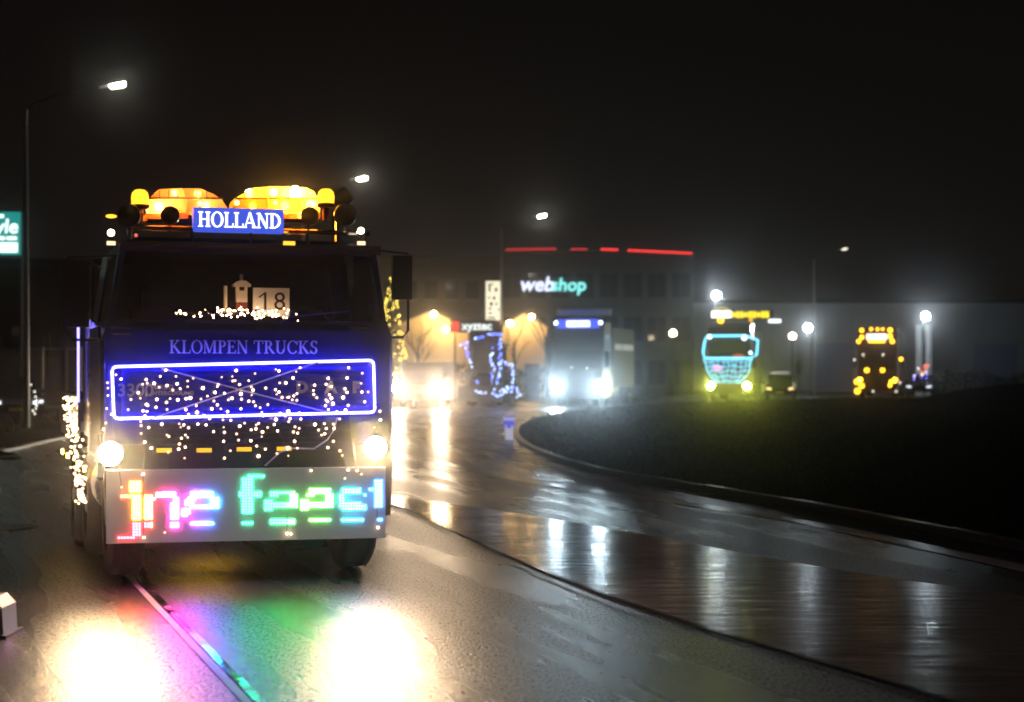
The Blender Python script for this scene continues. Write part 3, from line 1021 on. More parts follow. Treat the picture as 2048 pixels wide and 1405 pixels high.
# ------------------------------------------------------------------ fairy lights on the truck
fairy = light('fairy_bulb', (1.0, .62, .33), 8.)
bms = [bulb_mesh('bulb', light('fairy_bulb_%d' % k, (1.0, .64, .38), k), .0105) for k in (3, 7, 16)]
TA = [(840,260),(770,340),(970,340),(590,380),(545,440),(270,375),(205,320),(1120,400),(1190,365),(985,435),(755,480),(930,515),(1030,505),(490,550),(515,620),(395,635),(595,700),(550,780),(360,765),(895,625),(1100,625),(1290,630),(1470,545),(1500,470),(1590,555),(1800,565),(1740,265),(1690,340),(1555,350),(1725,395),(1900,395),(1640,640),(1455,655),(1095,765),(1230,715),(1240,800),(1430,755),(1630,790),(95,420),(100,490),(100,585),(85,750),(145,825),(75,935),(45,1015),(520,915),(525,970),(525,1070),(575,850),(790,950),(1030,990),(1070,960),(855,1090),(1090,1090),(1120,1120),(1040,1130),(1250,950),(1355,960),(1400,880),(1450,1045),(1570,895),(1580,990),(1590,1055),(1580,1170),(1785,975),(1745,1075),(1770,1155),(570,1180),(655,1255),(1005,1270),(1090,1245),(1665,1290),(1080,1385),(1590,1385)]
TB = [(65,305),(330,250),(370,270),(640,230),(590,280),(550,360),(1000,365),(1260,230),(1240,360),(1435,300),(1420,430),(1430,540),(1510,540),(1465,665),(40,515),(20,580),(45,665),(70,715),(130,740),(150,800),(325,510),(370,540),(410,610),(475,610),(540,640),(600,560),(560,590),(810,520),(815,570),(1040,470),(1215,500),(1240,545),(1190,610),(1015,575),(1040,620),(970,640),(1060,690),(965,715),(1255,710),(1220,770),(490,785),(450,840),(1110,800),(1660,785),(1665,895),(1590,990),(80,960),(75,1010),(110,940),(160,1050),(150,1110),(330,890),(310,955),(650,885),(575,985),(555,1050),(610,1065),(830,955),(875,1025),(915,1090),(950,945),(975,1005),(1065,950),(1075,1005),(1145,885),(570,1170),(1065,1170),(995,1250),(1150,1290),(1180,1350),(85,1230),(110,1360),(490,1355)]
TCb = [(300,100),(150,190),(305,540),(450,505),(1300,512),(1325,514),(1465,75),(1725,70),(1785,75),(1815,100),(1700,130),(1930,470)]
P = [(200 + x / 6.387, 700 + y / 6.387) for x, y in TA] + [(500 + x / 6.387, 700 + y / 6.387) for x, y in TB]
fl = empty('string_lights', (PX, PY, 0), TH)
tag(fl, 'warm white fairy lights scattered over the grille of the dark blue truck', 'string lights')
pos = []
for px, py in P:
    dd = random.uniform(-.11, -.085)
    u, z = tp(px, py, dd)
    pos.append((u, dd, z))
rx = random.Random(77)
for k in range(16):      # loose strands hanging between the measured bulbs
    xs_ = 290 + k * 24 + rx.uniform(-6, 6)
    for j in range(rx.choice((3, 4, 5))):
        px, py = xs_ + rx.gauss(0, 3), 770 + j * rx.uniform(24, 34) + rx.uniform(-8, 8)
        if py < 926:
            u, z = tp(px, py, -.1)
            pos.append((u, -.1, z))
for x, y in TCb:
    px, py = 200 + x / 3.471, 920 + y / 3.471
    u, z = tp(px, py, -.165)
    pos.append((u, -.165, z))
for p in pos:
    inst('bulb', random.choice(bms), fl, p, scale=random.choice((.75, .9, 1, 1.1, 1.3)))
wire = mat('light_wire', (.03, .028, .03), rough=.5)
cols = {}
for u, d, z in pos:
    cols.setdefault(round((u + 1.3) / .17), []).append((u, d, z))
b = MB()
for k, L in cols.items():
    L.sort(key=lambda p: -p[2])
    if len(L) > 1:
        b.tube([(u, d + .012, z) for u, d, z in L], .0028, 4)
b.build('wire', wire, fl)
fs = empty('string_lights', (PX, PY, 0), TH)
tag(fs, 'dense warm fairy lights hung along the flank of the dark blue truck', 'string lights')
bm2 = bulb_mesh('bulb', fairy, .0135)
rnd = random.Random(5)
pth = []
for k in range(165):
    t = rnd.random() ** 1.25
    y = 795 + 215 * t
    xc = 141 + 27 * min(1, t * 1.15)
    px = xc + rnd.gauss(0, 7.5) * (1 - .45 * t)
    px = min(max(px, 122), 177)
    d, z = sp_(px, y)
    inst('bulb', bm2, fs, (-1.275 - rnd.random() * .03, d, z), scale=rnd.uniform(.6, 1.15))
    pth.append((-1.268, d, z))
pth.sort(key=lambda p: -p[2])
MB().tube(pth[::6], .003, 4).build('wire', wire, fs)
fd = empty('string_lights', (PX, PY, 0), TH)
tag(fd, 'warm fairy lights heaped on the dashboard behind the windscreen', 'string lights')
bm3 = bulb_mesh('bulb', light('dash_bulb', (1, .55, .28), 45.), .0085)
pth = []
for k in range(88):
    px = rnd.choice((rnd.gauss(455, 45), rnd.uniform(355, 600), rnd.gauss(500, 50)))
    px = min(max(px, 350), 650)
    py = 630 + rnd.gauss(0, 5) - 7 * math.exp(-((px - 470) / 40) ** 2)
    u, z = tp(px, py, .28)
    inst('bulb', bm3, fd, (u, .26 + rnd.uniform(-.1, .06), max(z, 2.215)), scale=rnd.uniform(.6, 1.1))
    pth.append((u, .28, max(z, 2.21)))
pth.sort()
MB().tube(pth[::4], .0026, 4).build('wire', wire, fd)
# number card and little house on the dashboard
u, z = tp(542, 606, .25)
card = empty('number_card', (PX, PY, 0), TH)
tag(card, 'white card with the number 18 behind the windscreen', 'card')
w0, zz0 = tp(506, 628, .38)
w1, zz1 = tp(579, 577, .38)
cd = MB().prism([(w0, zz0 - .02), (w1, zz0 - .02), (w1, zz1), (w0, zz1)], .38, .386).build('sheet', mat('card_white', (.72, .72, .68), rough=.7, var=.05), card)
inst('number', text_mesh('number', '18', .225, mat('print_black', (.01, .01, .01), rough=.6), .001, spacing=1.15), card, ((w0 + w1) / 2 + .01, .378, (zz0 + zz1) / 2 - .01), rot=FACE)
MB().prism([((w0 + w1) / 2 - .088 + dx, (zz0 + zz1) / 2 + .062 + dz) for dx, dz in ((-.028, -.028), (-.016, -.036), (.03, .0), (.03, .016))], .3768, .3778).build('number', mat('print_black', (0, 0, 0)), card)
hs = empty('house_ornament', (PX, PY, 0), TH)
tag(hs, 'small white wooden chapel ornament with red base on the dashboard', 'ornament')
wood = mat('white_wood', (.62, .58, .48), rough=.6)
def tpp(L, d):
    return [tp(x, y, d) for x, y in L]
ow = MB().prism(tpp(((472, 605), (494, 605), (494, 574), (472, 574)), .42), .40, .46).build('wall', wood, hs)
MB().prism(tpp(((465, 574), (501, 574), (501, 570), (490, 562), (476, 562), (465, 570)), .42), .38, .48).build('roof', wood, hs)
MB().prism(tpp(((480, 562), (486, 562), (486, 549), (480, 549)), .42), .415, .445).build('spire', wood, hs)
MB().prism(tpp(((478, 582), (488, 582), (488, 574.5), (478, 574.5)), .42), .394, .3995).build('window', mat('ornament_dark', (.02, .015, .01)), hs)
MB().prism(tpp(((472, 624), (494, 624), (494, 605.5), (472, 605.5)), .42), .40, .46).build('base', mat('ornament_red', (.16, .02, .015), rough=.5), hs)
cn = empty('candle_ornament', (PX, PY, 0), TH)
tag(cn, 'thin white candle stick standing left of the chapel ornament', 'ornament')
u, za = tp(451, 620, .42)
_, zb_ = tp(451, 572, .42)
MB().tube([(u, .42, za - .03), (u, .42, zb_)], .016, 8).build('stick', wood, cn, smooth=True)
MB().tube([(u, .42, za - .03), (u, .42, za)], .035, 10).build('foot', wood, cn, smooth=True)

# ================================================================== street lamps
pole_m = mat('galvanised', (.30, .30, .29), rough=.38, metal=.6)
def street_lamp(px, Y, head, label, L, colr=(1, .93, .74), top=None, hs_=1.0):
    base = Vector(((px - 1024) / F * Y, Y, 0))
    o = empty('street_lamp', base)
    tag(o, label, 'street lamp', 'street lamps along the road')
    H = at(head[0], head[1], Y)
    hx, hz = H.x - base.x, H.z
    pt = hz - .72
    MB().tube([(0, 0, 0), (0, 0, 1.0), (0, 0, pt)], [.11, .10, .05], 10).build('pole', pole_m, o, smooth=True)
    MB().lathe([(.18, 0), (.18, .03), (.12, .08)], (0, 0, 0), 'z', 12).build('base_plate', pole_m, o)
    MB().tube([(0, 0, pt - .05), (hx * .08, 0, pt + .18), (hx * .4, 0, pt + .45), (hx - .45, 0, hz - .04)], [.022, .013, .012, .012], 8).build('arm', mat('lamp_arm', (.004, .004, .004), rough=.9, spec=.1), o, smooth=True)
    hd = MB().prism([(-.5, -.02), (-.42, .05), (.1, .09), (.28, .05), (.3, 0.0)], -.12, .12).build('lamp_head', pole_m, o, .02)
    hd.location = (hx, 0, hz + .02)
    hd.rotation_euler = (0, R(-10), 0)
    MB().prism([(-.18 * hs_, -.03), (.26 * hs_, -.012), (.22 * hs_, -.09), (-.14 * hs_, -.09)], -.1, .1).build('lens', light('lamp_lens_%d' % int(L), colr, L), hd, .02)
    return o
street_lamp(52, 50, (232, 170), 'tall street lamp at far left, its lit head nearest the camera', 80)
street_lamp(606, 75, (722, 357), 'street lamp standing behind the dark blue truck, only its lit head shows', 110)
street_lamp(1003, 93, (1082, 432), 'street lamp with slim pole beside the upright white sign', 120)
street_lamp(1628, 122, (1688, 498), 'faint far street lamp between the cyan truck and the orange truck', 3)

# floodlights on masts by the warehouse
def flood(px, py, Y, label, L, size=.5, post=True, col_=(.80, .93, 1.0)):
    p = at(px, py, Y)
    o = empty('floodlight_mast', (p.x, p.y, 0))
    tag(o, label, 'floodlight', 'floodlights before the warehouse')
    MB().tube([(0, .12, 0), (0, .12, p.z)], [.09, .06], 8).build('mast', pole_m, o, smooth=True)
    hd = box('lamp_housing', (0, .02, p.z + size * .42), (size, .5, .06), frame_m, o, .02)
    MB().ico((0, -.2, p.z), size * .36, 2).build('lens', light('flood_%d' % int(L), col_, L), hd, smooth=True)
    return o
flood(1432, 592, 112, 'blue white floodlight on a mast above the cyan outlined truck', 190, .7)
flood(1615, 656, 118, 'blue white floodlight right beside the warm round lamp', 170, .7)
fm = flood(1850, 633, 118, 'blue white floodlight over two pale pillars at the far right', 190, .7)

# round warm lamps
def globe(px, py, Y, label, L, r=.22, col_=(1, .82, .55)):
    p = at(px, py, Y)
    o = empty('garden_lamp', (p.x, p.y, 0))
    tag(o, label, 'lamp', 'round warm lamps')
    MB().tube([(0, 0, 0), (0, 0, p.z - r)], .05, 8).build('post', frame_m, o, smooth=True)
    MB().lathe([(.12, -r - .03), (.14, -r + .06), (.05, -r + .08)], (0, 0, p.z), 'z', 12).build('collar', frame_m, o)
    MB().ico((0, 0, p.z), r, 2).build('globe', light('globe_%d' % int(L), col_, L), o, smooth=True)
globe(1346, 667, 112, 'round warm lamp beside the dark building, left of the cyan truck', 26)
globe(1585, 673, 114, 'round warm lamp beside the middle floodlight', 22)

# ================================================================== buildings
brick = mat('dark_brick', (.10, .062, .046), rough=.8, var=.35, vscale=1.2, bump=.2)
clad = mat('dark_cladding', (.035, .034, .034), rough=.5, var=.2, vscale=.8)
glassd = mat('dark_window', (.015, .017, .02), rough=.08, var=.2)
cream = mat('cream_render', (.62, .50, .32), rough=.8, var=.12, vscale=1.0)
def bx(px0, px1, Y):
    return (px0 - 1024) / F * Y, (px1 - 1024) / F * Y
def zat(py, Y):
    return CH - (py - HZ) / F * Y
# office block with the red roof line
Y = 121.
x0, x1 = bx(1000, 1386, Y)
zt = zat(506, Y)
off = empty('office_building', ((x0 + x1) / 2, Y, 0))
tag(off, 'tall dark office block with red light line along its roof', 'building')
hw = (x1 - x0) / 2
box('wall', (0, 6, zt / 2), (2 * hw, 12, zt), clad, off)
n = 8
pw = 2 * hw / n
for k in range(n):
    for r_ in range(3):
        zc = 1.6 + r_ * 3.1
        wn = box('window', (-hw + pw * (k + .5), -.03, zc), (pw * .74, .06, 1.7), glassd, off)
        box('frame', (0 + (-hw + pw * (k + .5)), -.07, zc), (.07, .03, 1.7), frame_m, wn)
    box('pilaster', (-hw + pw * k + .12, -.10, zt / 2), (.24, .2, zt), mat('pilaster', (.045, .042, .04), rough=.7), off)
box('parapet', (0, -.12, zt - .2), (2 * hw + .1, .24, .4), clad, off)
red = light('red_strip', (1, .045, .04), 2.2)
redd = light('red_strip_dim', (1, .04, .045), .9)
for pa, pb, ya, yb, m in ((1012, 1112, 500, 498, redd), (1142, 1174, 499, 499, redd), (1202, 1236, 499, 500, red), (1256, 1384, 501, 507, red)):
    a, bb = at(pa, ya, Y - .3), at(pb, yb, Y - .3)
    MB().tube([(a.x - off.location.x, -.3, a.z), (bb.x - off.location.x, -.3, bb.z)], .055, 6).build('roof_light', m, off)
sg = empty('shop_sign', at(1104, 570, Y - .35))
tag(sg, 'lit white and turquoise webshop lettering high on the office block', 'sign')
k = (Y - .35) / F
m1, m2 = light('sign_cold_white', (.72, .78, 1.0), 1.7), light('sign_teal', (.22, .85, .80), 1.5)
box('backing', (0, .06, 0), (112 * k, .05, 30 * k), clad, sg)
inst('lettering', text_mesh('lettering', 'web', 40 * k, m1, .03, .03, .2), sg, (-31 * k, 0, 0), rot=FACE)
inst('lettering', text_mesh('lettering', 'shop', 36 * k, m2, .03, .03, .1), sg, (33 * k, -.0, -1 * k), rot=FACE)

# lower brown block on the left behind the truck
Y = 124.
x0, x1 = bx(760, 1006, Y)
zt = zat(518, Y)
lb_ = empty('brown_building', ((x0 + x1) / 2, Y, 0))
tag(lb_, 'broad brown brick building behind the yellow lit halls', 'building')
hw = (x1 - x0) / 2
box('wall', (0, 5, zt / 2), (2 * hw, 10, zt), brick, lb_)
for k in range(6):
    for r_ in range(3):
        wn = box('window', (-hw + 2 * hw * (k + .5) / 6, -.03, 1.8 + r_ * 2.9), (.9, .06, 1.3), glassd, lb_)
        box('sill', (-hw + 2 * hw * (k + .5) / 6, -.08, 1.8 + r_ * 2.9 - .7), (1.0, .12, .08), mat('sill', (.2, .19, .17), rough=.7), wn)
box('roof_edge', (0, -.06, zt + .08), (2 * hw + .2, .3, .2), clad, lb_)

# warm lit halls
walllamp = light('wall_lamp', (1, .64, .25), 220.)
def hall(px0, px1, pyt, Y, lamps, label, peak=None):
    x0, x1 = bx(px0, px1, Y)
    zt = zat(pyt, Y)
    o = empty('hall', ((x0 + x1) / 2, Y, 0))
    tag(o, label, 'building')
    hw = (x1 - x0) / 2
    zp = zt + (.9 if peak is None else peak)
    MB().prism([(-hw, 0), (-hw, zt), (0 if peak != 'x' else -hw * .3, zp), (hw, zt), (hw, 0)], 0, 5).build('wall', cream, o)
    MB().prism([(-hw - .15, zt - .02), (0, zp + .02), (hw + .15, zt - .02), (hw + .15, zt + .12), (0, zp + .18), (-hw - .15, zt + .12)], -.35, 5.1).build('roof', clad, o)
    nn = max(2, int(hw * 2 / 1.1))
    for k in range(nn):
        xc = -hw + 2 * hw * (k + .5) / nn
        box('wall_panel', (xc, -.03, zt * .5), (2 * hw / nn - .05, .06, zt * .98), cream, o, .008)
    box('door', (hw * .35, -.075, 1.1), (1.0, .03, 2.2), mat('hall_door', (.12, .08, .05), rough=.5), o)
    for lx, ly in lamps:
        p = at(lx, ly, Y - .55)
        w_ = MB().tube([(p.x - o.location.x, -.06, p.z + .12), (p.x - o.location.x, -1.1, p.z + .16)], .03, 6).build('wall_lamp', frame_m, o)
        MB().ico((p.x - o.location.x, -1.15, p.z), .16, 2).build('globe', walllamp, w_, smooth=True)
    return o
hall(786, 936, 652, 112, [(868, 630), (892, 660)], 'low cream hall lit yellow by two wall lamps, beside the truck mirror')
hall(1003, 1094, 655, 113, [(1020, 648), (1063, 635)], 'low cream hall lit yellow, between the upright sign and the white lit truck')

# grey warehouse along the right
Y = 132.
x0, x1 = bx(1386, 2230, Y)
zt = zat(600, Y)
wh_ = empty('warehouse', ((x0 + x1) / 2, Y, 0))
tag(wh_, 'long pale grey metal warehouse across the right background', 'building')
hw = (x1 - x0) / 2
box('wall', (0, 10, zt / 2), (2 * hw, 20, zt), mat('warehouse_core', (.2, .2, .21), rough=.7), wh_)
pm = mat('metal_panel', (.30, .31, .33), rough=.45, var=.1, vscale=.6)
npan = 16
pwid = 2 * hw / npan
pmesh = MB().box((0, 0, 0), (pwid - .06, .08, zt - .5)).mesh('wall_panel', pm, .01)
for k in range(npan):
    inst('wall_panel', pmesh, wh_, (-hw + pwid * (k + .5), -.05 - (k % 2) * .012, zt / 2))
rd = MB().box((0, 0, 0), (3.4, .06, 3.8)).mesh('roller_door', mat('door_blue_grey', (.20, .22, .34), rough=.5), .01)
for px in (1662, 1990):
    x = (px - 1024) / F * Y - wh_.location.x
    d_ = inst('roller_door', rd, wh_, (x, -.14, 1.95))
    for k in range(9):
        inst('slat', MB().box((0, 0, 0), (3.36, .03, .36)).mesh('slat', mat('door_blue_grey', (0, 0, 0)), .01), d_, (0, -.04, -1.68 + k * .42))
box('fascia', (0, -.14, zt - .12), (2 * hw + .2, .3, .3), clad, wh_)
for px in (1838, 1857):
    p = at(px, 650, 121)
    pil = empty('pillar', (p.x, p.y, 0))
    tag(pil, 'pale round pillar under the far right floodlight, ' + ('left one of the pair' if px < 1850 else 'right one of the pair'), 'pillar')
    MB().tube([(0, 0, .1), (0, 0, p.z)], .24, 14).build('shaft', mat('pale_pillar', (.6, .62, .64), rough=.5), pil, smooth=True)
    MB().box((0, 0, .06), (.7, .7, .12)).build('base', mat('pale_pillar', (0, 0, 0)), pil, .02)

# dark building at the left edge with the turquoise sign
Y = 78.
x0, x1 = bx(-220, 206, Y)
ld = empty('shed_building', ((x0 + x1) / 2, Y, 0))
tag(ld, 'dark low shed behind the fence at the left edge', 'building')
hw = (x1 - x0) / 2
zt = zat(520, Y)
box('wall', (0, 5, zt / 2), (2 * hw, 10, zt), brick, ld)
for k in range(6):
    wn = box('window', (-hw + 2 * hw * (k + .5) / 6, -.03, 2.9), (.9, .06, 1.0), glassd, ld)
    box('frame', (-hw + 2 * hw * (k + .5) / 6, -.07, 2.9), (.06, .03, 1.0), frame_m, wn)
box('fascia', (0, -.1, zt - .1), (2 * hw + .2, .3, .3), clad, ld)
p = at(30, 663, Y - .3)
box('notice', (p.x - ld.location.x, -.25, p.z), (.28, .05, .42), mat('notice_white', (.7, .7, .68), rough=.5), ld)

# turquoise sign on two posts
Y = 58.
p0, p1 = at(-90, 425, Y), at(41, 510, Y)
ts = empty('lit_sign', ((p0.x + p1.x) / 2, Y, 0))
tag(ts, 'turquoise lit box sign with white words, cut by the left edge', 'sign')
cx = ts.location.x
bxs = box('sign_box', (0, 0, (p0.z + p1.z) / 2), (p1.x - p0.x, .25, p0.z - p1.z), light('teal_panel', (.015, .30, .27), .9), ts, .01)
k = Y / F
wt = light('teal_white', (.75, 1.0, .95), 1.8)
box('white_band', ((p1.x - p0.x) * .0, -.13, at(0, 496, Y).z), (p1.x - p0.x - .12, .02, 20 * k), wt, bxs)
inst('lettering', text_mesh('lettering', 'Style', 40 * k, wt, .006, .012, .1, 'RIGHT'), bxs, (at(38, 0, Y).x - cx, -.135, at(0, 455, Y).z), rot=FACE)
b = MB()
for i, (a, bb) in enumerate(((-60, -30), (-24, -4), (0, 12), (15, 36))):
    q0, q1 = at(a, 481, Y), at(bb, 474, Y)
    b.box(((q0.x + q1.x) / 2 - cx, -.135, (q0.z + q1.z) / 2), (q1.x - q0.x, .012, q1.z - q0.z))
b.build('lettering', wt, bxs)
q0, q1 = at(-30, 437, Y), at(10, 430, Y)
box('lettering', ((q0.x + q1.x) / 2 - cx, -.135, (q0.z + q1.z) / 2), (q1.x - q0.x, .012, q1.z - q0.z), wt, bxs)
for s in (-1, 1):
    MB().tube([(s * (p1.x - p0.x) / 2 * .98 + .05 * s, .05, 0), (s * (p1.x - p0.x) / 2 * .98 + .05 * s, .05, p0.z)], .05, 8).build('post', pole_m, ts, smooth=True)

# fence at left
Y = 66.
fe = empty('fence', (at(100, 700, Y).x, Y, 0))
tag(fe, 'steel gate fence with pale top rail at the left behind the lamp post', 'fence')
zr = zat(698, Y)
xs = [at(px, 0, Y).x - fe.location.x for px in (-60, -10, 42, 84, 132, 160)]
fencem = mat('fence_steel', (.28, .27, .26), rough=.4, metal=.4)
for a, bb in zip(xs, xs[1:]):
    box('rail', ((a + bb) / 2, 0, zr), (bb - a - .06, .07, .09), fencem, fe, .01)
    box('rail', ((a + bb) / 2, 0, .35), (bb - a - .06, .05, .06), fencem, fe, .01)
for x in xs:
    box('post', (x, 0, zr / 2 + .03), (.1, .1, zr + .1), fencem, fe, .01)
bar = MB().box((0, 0, 0), (.022, .022, zr - .45)).mesh('bar', mat('fence_dark', (.06, .06, .06), rough=.5))
x = xs[0] + .15
while x < xs[-1]:
    inst('bar', bar, fe, (x, 0, .38 + (zr - .42) / 2))
    x += .14

# ================================================================== small roadside signs
Y = 92.
sx = empty('company_sign', at(946, 680, Y) * 1)
sx.location.z = 0
tag(sx, 'dark xyztec name board with a red square on short posts', 'sign')
k = Y / F
zc = zat(653, Y)
bd = box('board', (0, 0, zc), (92 * k, .16, 26 * k), mat('board_black', (.012, .012, .013), rough=.4), sx, .01)
box('red_square', ((911 - 946) * k, -.09, zc), (16 * k, .03, 20 * k), light('sign_red', (1, .07, .05), 1.0), bd)
inst('lettering', text_mesh('lettering', 'xyztec', 23 * k, light('sign_white2', (.9, 1, .97), 1.5), .01, .012), bd, (8 * k, -.085, zc), rot=FACE)
for s in (-1, 1):
    box('post', (s * 36 * k, .02, (zc - 13 * k) / 2), (.1, .1, zc - 13 * k), frame_m, sx)
vs = empty('upright_sign', at(986, 680, Y + 1))
vs.location.z = 0
tag(vs, 'upright white lit sign box with small dark marks on a brown plinth', 'sign')
k = (Y + 1) / F
za, zb_ = zat(563, Y + 1), zat(641, Y + 1)
sb = box('sign_box', (0, 0, (za + zb_) / 2), (29 * k, .3, za - zb_), light('sign_warm_white', (1, .92, .66), 1.15), vs, .01)
pr = mat('print_dark', (.02, .02, .015), rough=.6)
for (mx0, my0, mx1, my1) in ((320, 325, 415, 345), (325, 345, 360, 460), (430, 395, 475, 460), (325, 540, 350, 590), (400, 540, 440, 600), (345, 640, 395, 700), (440, 650, 475, 690), (320, 735, 375, 765), (480, 750, 505, 790), (320, 815, 385, 840), (315, 890, 440, 915)):
    xa, xb = ((mx0 - 400) / 8.533) * k, ((mx1 - 400) / 8.533) * k
    z1_, z2_ = zat(530 + my0 / 8.533, Y + 1), zat(530 + my1 / 8.533, Y + 1)
    box('mark', ((xa + xb) / 2, -.155, (z1_ + z2_) / 2), (xb - xa, .01, z1_ - z2_), pr, sb)
box('plinth', (0, 0, zb_ / 2 - .01), (29 * k * .96, .26, zb_), mat('plinth_brown', (.16, .06, .03), rough=.6), vs, .01)

# blue keep-right bollard on the kerb tip
p = gp(1030, 880)
bo = empty('traffic_bollard', (p[0] - .15, p[1], 0))
tag(bo, 'blue and white traffic bollard at the tip of the kerb', 'bollard')
MB().tube([(0, 0, 0), (0, 0, .34)], .06, 12).build('post', light('bollard_white', (.75, .75, 1.0), .45), bo, smooth=True)
MB().lathe([(.14, .30), (.15, .34), (.15, .58), (.13, .62), (0, .63)], (0, 0, 0), 'z', 14).build('head', light('bollard_blue', (.10, .11, 1.0), .55), bo, smooth=True)
MB().lathe([(.153, .50), (.155, .51), (.155, .57), (.153, .58)], (0, 0, 0), 'z', 14).build('reflector_band', mat('bollard_white', (0, 0, 0)), bo, smooth=True)
for x in (-.08, .08):
    box('chevron', (x, -.16, .2), (.05, .02, .36), mat('bollard_white', (0, 0, 0)), bo)
# pale block at the left edge
p = gp(-46, 1284)
wb = empty('kerb_block', (p[0], p[1] + .15, 0))
tag(wb, 'pale rounded concrete block lying at the left edge of the road', 'concrete block')
MB().prism([(-.3, 0), (-.3, .2), (-.22, .265), (.06, .265), (.12, .2), (.13, 0)], 0, .32).build('block', mat('pale_block', (.62, .66, .64), rough=.4), wb, .05, seg=4)
box('foot', (-.06, .16, .012), (.44, .40, .02), blackp, wb)

# ================================================================== trees
bark = mat('bark', (.05, .04, .028), rough=.85, var=.3)
def bare_tree(px, Y, h, label, seed, spread=.55):
    rnd = random.Random(seed)
    o = empty('bare_tree', ((px - 1024) / F * Y, Y, 0))
    tag(o, label, 'tree', 'bare winter trees')
    MB().tube([(0, 0, 0), (.03, 0, h * .3), (0, .02, h * .62)], [.13, .10, .07], 8).build('trunk', bark, o, smooth=True)
    b = MB()
    def br(p, d, L, r, lv):
        q = p + d * L
        midp = (p + q) / 2 + Vector((rnd.uniform(-.05, .05), rnd.uniform(-.05, .05), rnd.uniform(0, .05))) * L
        b.tube([p, midp, q], [r, r * .75, r * .5], 5)
        if lv:
            for _ in range(rnd.choice((2, 3, 3))):
                nd = (d + Vector((rnd.uniform(-1, 1), rnd.uniform(-1, 1), rnd.uniform(-.1, .7))) * spread).normalized()
                br(p + d * L * rnd.uniform(.55, 1), nd, L * rnd.uniform(.55, .8), r * .5, lv - 1)
    for k in range(6):
        a = k * 1.05 + rnd.random()
        z = h * (.38 + .24 * k / 5)
        br(Vector((0, 0, z)), Vector((math.cos(a) * .6, math.sin(a) * .6, .75)).normalized(), h * .2, .045, 3)
    b.build('crown', bark, o)
bare_tree(836, 96, 5.0, 'bare young tree before the yellow hall next to the truck mirror', 1)
bare_tree(1028, 98, 5.2, 'bare young tree just right of the upright white sign', 2)
bare_tree(1092, 104, 6.0, 'bare young tree behind the white lit truck', 3)
# conifer with yellow lights behind the truck's mirror
Y = 88.
p = at(783, 556, Y)
ct = empty('christmas_tree', (p.x, Y, 0))
tag(ct, 'slim pointed tree wrapped in yellow lights behind the truck mirror', 'tree')
H = p.z
MB().tube([(0, 0, 0), (0, 0, H * .9)], [.1, .02], 8).build('trunk', bark, ct)
rnd = random.Random(9)
b = MB()
for k in range(900):
    t = rnd.random() ** .8
    z = .5 + (H - .5) * t
    rr = 1.05 * (1 - t) ** .9 + .03
    a = rnd.uniform(0, 6.283)
    r1 = rr * rnd.uniform(.35, 1)
    c0 = Vector((r1 * math.cos(a), r1 * math.sin(a), z))
    d = Vector((math.cos(a), math.sin(a), -.35)) * .22
    s_ = Vector((-math.sin(a), math.cos(a), 0)) * .07
    b.poly([c0 - s_, c0 + d - s_ * .3, c0 + d + s_ * .3, c0 + s_])
b.build('crown', mat('needles', (.03, .05, .015), rough=.6, var=.4), ct)
yb = bulb_mesh('bulb', light('yellow_bulb', (1, .74, .10), 9.), .032)
for k in range(150):
    t = rnd.random() ** .9
    z = .6 + (H - .6) * t
    rr = 1.05 * (1 - t) ** .9 + .04
    a = rnd.uniform(math.pi, 2 * math.pi)
    inst('bulb', yb, ct, (rr * math.cos(a), rr * math.sin(a), z))
# hedge: leafy mass in front of the halls and along the right horizon
def hedge(x0, x1, Y, dep, h, label, seed, n):
    rnd = random.Random(seed)
    o = empty('hedge', ((x0 + x1) / 2, Y, 0))
    tag(o, label, 'hedge')
    hw = (x1 - x0) / 2
    V, Fc = [], []
    for k in range(n):
        x = rnd.uniform(-hw, hw)
        y = rnd.uniform(0, dep)
        zz = h * (.84 + .16 * math.sin(x * 1.7 + seed) * math.sin(x * .61)) * (1 - .25 * abs(y / dep - .5))
        z = zz * rnd.random() ** .55
        a, e = rnd.uniform(0, 6.28), rnd.uniform(-.8, .8)
        s_ = rnd.uniform(.07, .16)
        d = Vector((math.cos(a), math.sin(a), e)).normalized() * s_
        q = Vector((-math.sin(a), math.cos(a), rnd.uniform(-.4, .4))) * s_ * .5
        c0 = Vector((x, y, z))
        i = len(V)
        V += [c0 - d, c0 - q, c0 + d, c0 + q]
        Fc.append((i, i + 1, i + 2, i + 3))
    me = bpy.data.meshes.new('foliage')
    me.from_pydata([tuple(v) for v in V], [], Fc)
    me.materials.append(mat('hedge_leaf', (.035, .04, .018), rough=.55, var=.5, vscale=2))
    f = bpy.data.objects.new('foliage', me)
    col.objects.link(f)
    f.parent = o
    for k in range(int(hw * 2 / 1.5)):
        MB().tube([(0, 0, 0), (.03, 0, h * .7)], [.04, .02], 5).build('stem', bark, o).location = (-hw + .7 + k * 1.5, dep / 2, 0)
x0, x1 = bx(770, 1090, 104)
hedge(x0, x1, 104, 1.0, 2.6, 'dark clipped hedge in front of the yellow lit halls', 11, 5000)
x0, x1 = bx(1870, 2300, 112)
hedge(x0, x1, 112, 1.4, 2.0, 'dark hedge along the far right end of the grass', 12, 5000)

